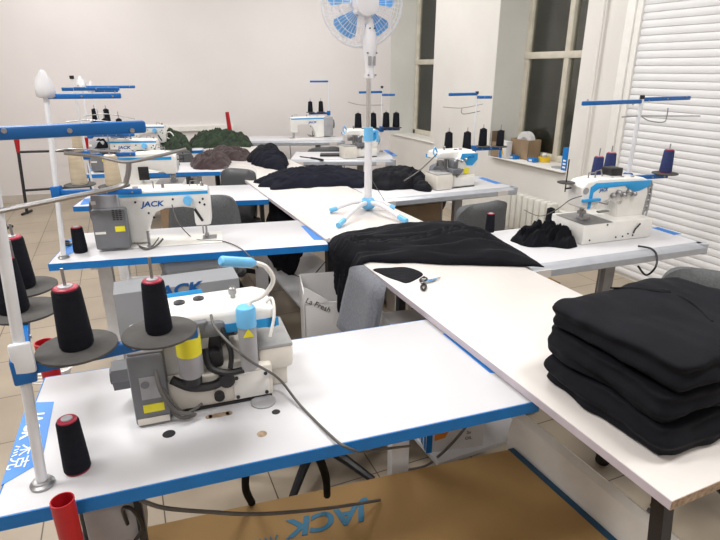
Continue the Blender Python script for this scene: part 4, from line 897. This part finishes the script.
o=bpy.data.objects['x']; o.name='white_tape_roll'; o.location=b2_.location; o.rotation_euler=(0,0,PI/2+.05); tag(o,'large white tape roll standing inside the brown box on the sill','tape roll')
for (x,y),lb in (((3.55,4.14),'small blue box left of the tape roll box on the sill'),((3.59,3.92),'small blue box between the tape roll box and the yellow tape')):
    o=MB().b(-.03,.03,-.045,.045,0,.035,bev=.002).out('blue_box',BLUE); o.location=(x,y,SZ); tag(o,lb,'box','small blue boxes on the sill'); MB().b(-.0312,-.0302,-.02,.02,.008,.026).out('white_print',WCARD,o)
tr=MB().lathe([(.055,0),(.055,.045),(.038,.045),(.038,0)],(0,0,0),28).out('yellow_tape_roll',TAPEY); tr.location=(3.69,3.88,SZ); tag(tr,'yellow adhesive tape roll lying on the second window sill','tape roll')
o=MB().lathe([(.02,0),(.024,.02),(.015,.035)],(0,0,0),14).out('tape_core_plug',WCARD); o.location=(3.69,3.88,SZ+.045); tag(o,'small white plug resting on the yellow tape roll','plug')
o=MB().lathe([(.06,0),(.06,.006),(.05,.007)],(0,0,0),24).out('grey_disc',LGREYM); o.location=(3.575,3.58,SZ); tag(o,'flat grey disc on the sill beside the tall blue box','disc')
o=MB().b(-.02,.02,-.03,.03,0,.19,bev=.002).out('tall_blue_box',BLUE); o.location=(3.53,3.455,SZ); tag(o,'tall narrow blue box standing at the near end of the sill','box')
m=MB()
for k in range(3): m.b(-.0212,-.0202,-.018,.014,.02+.028*k,.034+.028*k)
m.out('white_print',WINK,o)
o=MB().lathe([(.05,0),(.055,.01),(.055,.03),(.03,.06),(.02,.10)],(0,0,0),16).out('wall_outlet',CREAM2) if False else None
# ---------------------------------------------------------------- red capped racks, red tube
def rack(label,A,B,At,Bt,zs):
    t=thing('garment_rack',label,'rack',A,0); A=Vector(A)
    for q,tp in ((A,Vector(At)),(Vector(B),Vector(Bt))):
        q=q-A; tp=tp-A; d=tp-q
        MB().cyl(q,q+d*.86,.016,n=10).out('leg',DARKM,t); MB().cyl(q+d*.84,q+d*1.02,.018,.028,12).out('red_cap',REDP,t)
        MB().cyl(q+Vector((-.04,-.08,.014)),q+Vector((.04,.08,.014)),.014,n=8).out('foot',DARKM,t)
    for z in zs:
        k=z/(At[2]); MB().cyl((Vector(At)-A)*k,(Vector(B)-A)+(Vector(Bt)-Vector(B))*k,.013,n=10).out('crossbar',DARKM,t)
    return t
rack('black tube rack with red caps against the back wall at the far left',(-.894,6.88,0),(-.22,6.86,0),(-.842,6.88,.80),(-.18,6.86,.78),(.675,.26))
q_=P(4,238,0); t=thing('black_pole','thin black slanted pole at the left frame edge','pole',(-1.02,6.25,0)); MB().cyl((0,0,0),(-.12,.05,.75),.02,n=10).cyl((-.06,-.06,.012),(.05,.06,.012),.012,n=8).out('pole_tube',DARKM,t)
rs=thing('red_stick','slim red plastic tube standing upright behind the camouflage roll','tube',(0,0,0))
pt=PY(227,112,6.2); rs.location=(pt.x+.02,6.2,.0); MB().cyl((0,0,0),(0,0,.80),.012,n=8).lathe([(.09,0),(.09,.01)],(0,0,0)).out('stand_pole',DARKM,rs); MB().cyl((0,0,.80),(-.02,0,pt.z),.026,.02,12).out('red_tube',REDP,rs)
rt=thing('red_tube_holder','red open plastic tube at the bottom left in front of the nearest table','tube',(0,0,0))
pr_=P(62,500,.80); rt.location=(pr_.x,pr_.y,0)
m=MB(); n=24
prof=[(.017,.45),(.020,.80),(.018,.80),(.015,.5)]
m.lathe(prof,(0,0,0),24); m.out('red_tube',REDP,rt); MB().cyl((0,0,.0),(0,0,.46),.013,n=12).lathe([(.12,0),(.12,.012),(.02,.02)],(0,0,0)).out('stand_pole',DARKM,rt)
o=MB().lathe([(.022,.0),(.028,.12),(.024,.12),(.02,.01)],(0,0,0),18).out('red_cup',REDP); q_=P(46,368,.62); o.location=(-.33,1.55,.0)
bpy.data.objects.remove(o)
rd2=thing('red_tube_holder','red plastic tube partly hidden behind the lower blue arm of the nearest stand','tube',(0,0,0))
q_=P(44,342,.80); rd2.location=(q_.x,q_.y,0); MB().lathe([(.02,.45),(.026,.80),(.023,.80),(.017,.5)],(0,0,0),18).out('red_tube',REDP,rd2); MB().cyl((0,0,0),(0,0,.5),.013).lathe([(.12,0),(.12,.012),(.02,.02)],(0,0,0)).out('stand_pole',DARKM,rd2)
# white rope coil behind T1 corner
m=MB(); q_=P(50,375,.70)
for k in range(4): m.tube([(.055*math.cos(a*PI/8)+.004*k,.035*math.sin(a*PI/8),.008*k+.003*math.sin(a+k)) for a in range(16)],.004,6,loop=True)
o=m.out('cord_coil',CREAM2,None); o.location=P(50,376,.62); tag(o,'coil of white cord hung behind the nearest table corner','cord')
# scissors & bits at T2 left
o=thing('small_scissors','small black scissors on the blue sticker of the second left table','scissors',P(70,245,.762))
MB().tube([(0,0,.006),(.05,.03,.006)],.004,6).tube([(0,.02,.006),(.05,.0,.006)],.004,6).out('blade',STEEL,o); MB().tube([(-.03,-.01,.006),(-.01,-.02,.006),(0,0,.006),(-.02,.01,.006),(-.03,-.01,.006)],.005,6,3).tube([(-.03,.04,.006),(-.01,.05,.006),(0,.02,.006),(-.02,.02,.006),(-.03,.04,.006)],.005,6,3).out('handle',BLACKP,o)
# ---------------------------------------------------------------- cables and hoses
def wire(name,label,pts,r,m,cat='cable'):
    return tag(MB().tube(pts,r,8,8).out(name,m,None,80),label,cat)
wire('power_cable','grey cable from the overlock lamp trailing over the nearest table edge',[P(211,315,1.0),P(217,330,.98),P(243,352,.93)+Vector((0,-.03,0)),P(278,378,.80),P(300,405,.766),P(330,435,.765),P(346,447,.764),P(366,452,.70),P(392,448,.66),P(410,446,.58)],.0032,CABLE)
wire('power_cable','grey cable running below the nearest table edge toward the carton',[P(140,500,.70),P(165,508,.66),P(210,512,.60),P(262,514,.55),P(330,508,.40),P(380,500,.305)],.0045,CABLE)
wire('power_cable','dark cable from the low shelf box down to the floor',[P(468,424,.35),P(455,440,.30),P(440,455,.22),P(425,466,.10),P(405,470,.01)],.005,CABLE)
wire('power_cable','thin cable looping from the lettered lockstitch across the second table',[P(172,205,.98),P(178,222,.85),P(190,236,.765),P(200,240,.764),P(222,241,.764),P(240,248,.764),P(252,259,.75),P(258,268,.60)],.0025,CABLE)
wire('power_cable','black cable looping below the coverstitch table',[P(638,246,.77),P(652,249,.768),P(657,257,.74),P(655,268,.70),P(646,275,.66),P(638,266,.70)],.0045,BLACKP)
wire('power_cable','thin cable from the coverstitch needle area to the black scraps',[P(582,196,.98),P(570,200,.95),P(556,210,.88),P(540,216,.84),P(524,210,.84)],.0022,CABLE)
wire('lamp_rod','grey rod rising from the black heap to the window pier overlock',[PY(404,181,2.98),PY(420,170,3.0),PY(437,154,3.02)],.004,CABLE,'rod')
wire('power_cable','cable curling above the low shelf under the second table',[P(283,268,.203),P(300,277,.22),P(312,276,.24),P(325,262,.35),P(333,252,.45)],.003,BLACKP)
wire('power_cable','cable trailing from the fan base over the far table edge',[PY(372,180,2.85),PY(378,190,2.85),P(386,203,.765),P(390,208,.765)],.002,CABLE)
m=MB(); 
RUB=mat('matt_black_rubber',(.005,.005,.005),.8,var=.1,scale=20,spec=.1)
def hoop(label,pts): tag(MB().tube(pts,.011,8,6).out('black_hook',RUB,None,80),label,'hook')
hoop('curved black bar under the front edge of the nearest table, left of two',[P(250,455,.70),P(246,472,.55),P(246,490,.42),P(252,503,.30)])
hoop('curved black bar under the front edge of the nearest table, right of two',[P(312,445,.70),P(320,460,.60),P(326,478,.48),P(327,495,.34)])
# pedal motor under T1 left
pm=thing('pedal_box','grey control box with black cable under the left end of the nearest table','control box',(-.10,1.08,0),-.1)
MB().b(-.05,.06,-.05,.06,.52,.70,bev=.006).out('box_body',LGREYM,pm); MB().b(.05,.065,-.06,-.045,0,.7).out('bracket_bar',DARKM,pm); MB().tube([(.03,-.05,.60),(.03,-.07,.66),(.05,-.08,.66),(.06,-.07,.60),(.04,-.06,.56)],.004,8,5).out('cable_loop',BLACKP,pm)
# floor level clutter between T1 and T2
rl=thing('white_roll','long white cylindrical roll behind the big overlock under the second table','roll',(0,0,0))
ra,rb=P(132,318,.50),P(262,306,.50)
rl.location=ra; d_=rb-ra
MB().cyl((0,0,0),d_,.055,n=28).out('roll_sheet',CREAM,rl); MB().cyl(-d_*.002,d_*-.02,.03).out('roll_core',CARD2,rl)

def carton(label,loc,rz,dx,dy,h,m=CARD2,name='stored_carton'):
    t=thing(name,label,'box',loc,rz,'cartons stored under the tables'); MB().b(-dx,dx,-dy,dy,0,h,bev=.003).out('carton_body',m,t); MB().b(-dx,dx,-.025,.025,h,h+.0006).out('packing_tape',CARD,t); return t
carton('brown carton under the table with the window pier overlock',(1.83,3.28,0),0,.30,.10,.62)
carton('brown carton on the floor under the coverstitch table',(1.82,2.02,0),-.05,.22,.09,.48,CARD)
carton('brown carton under the fourth left table',(.55,4.62,0),-.3,.20,.09,.55)
bk=thing('document_box','pale box of stacked papers beside the grey chair under the window pier table','box',(1.62,2.90,0),0)
MB().b(-.05,.05,-.06,.06,0,.56,bev=.002).out('box_body',CREAMTOP,bk)
for k in range(3): MB().b(-.0505,.0505,-.0607,-.0600,.40+.05*k,.403+.05*k).out('page_gap',CARD2,bk)
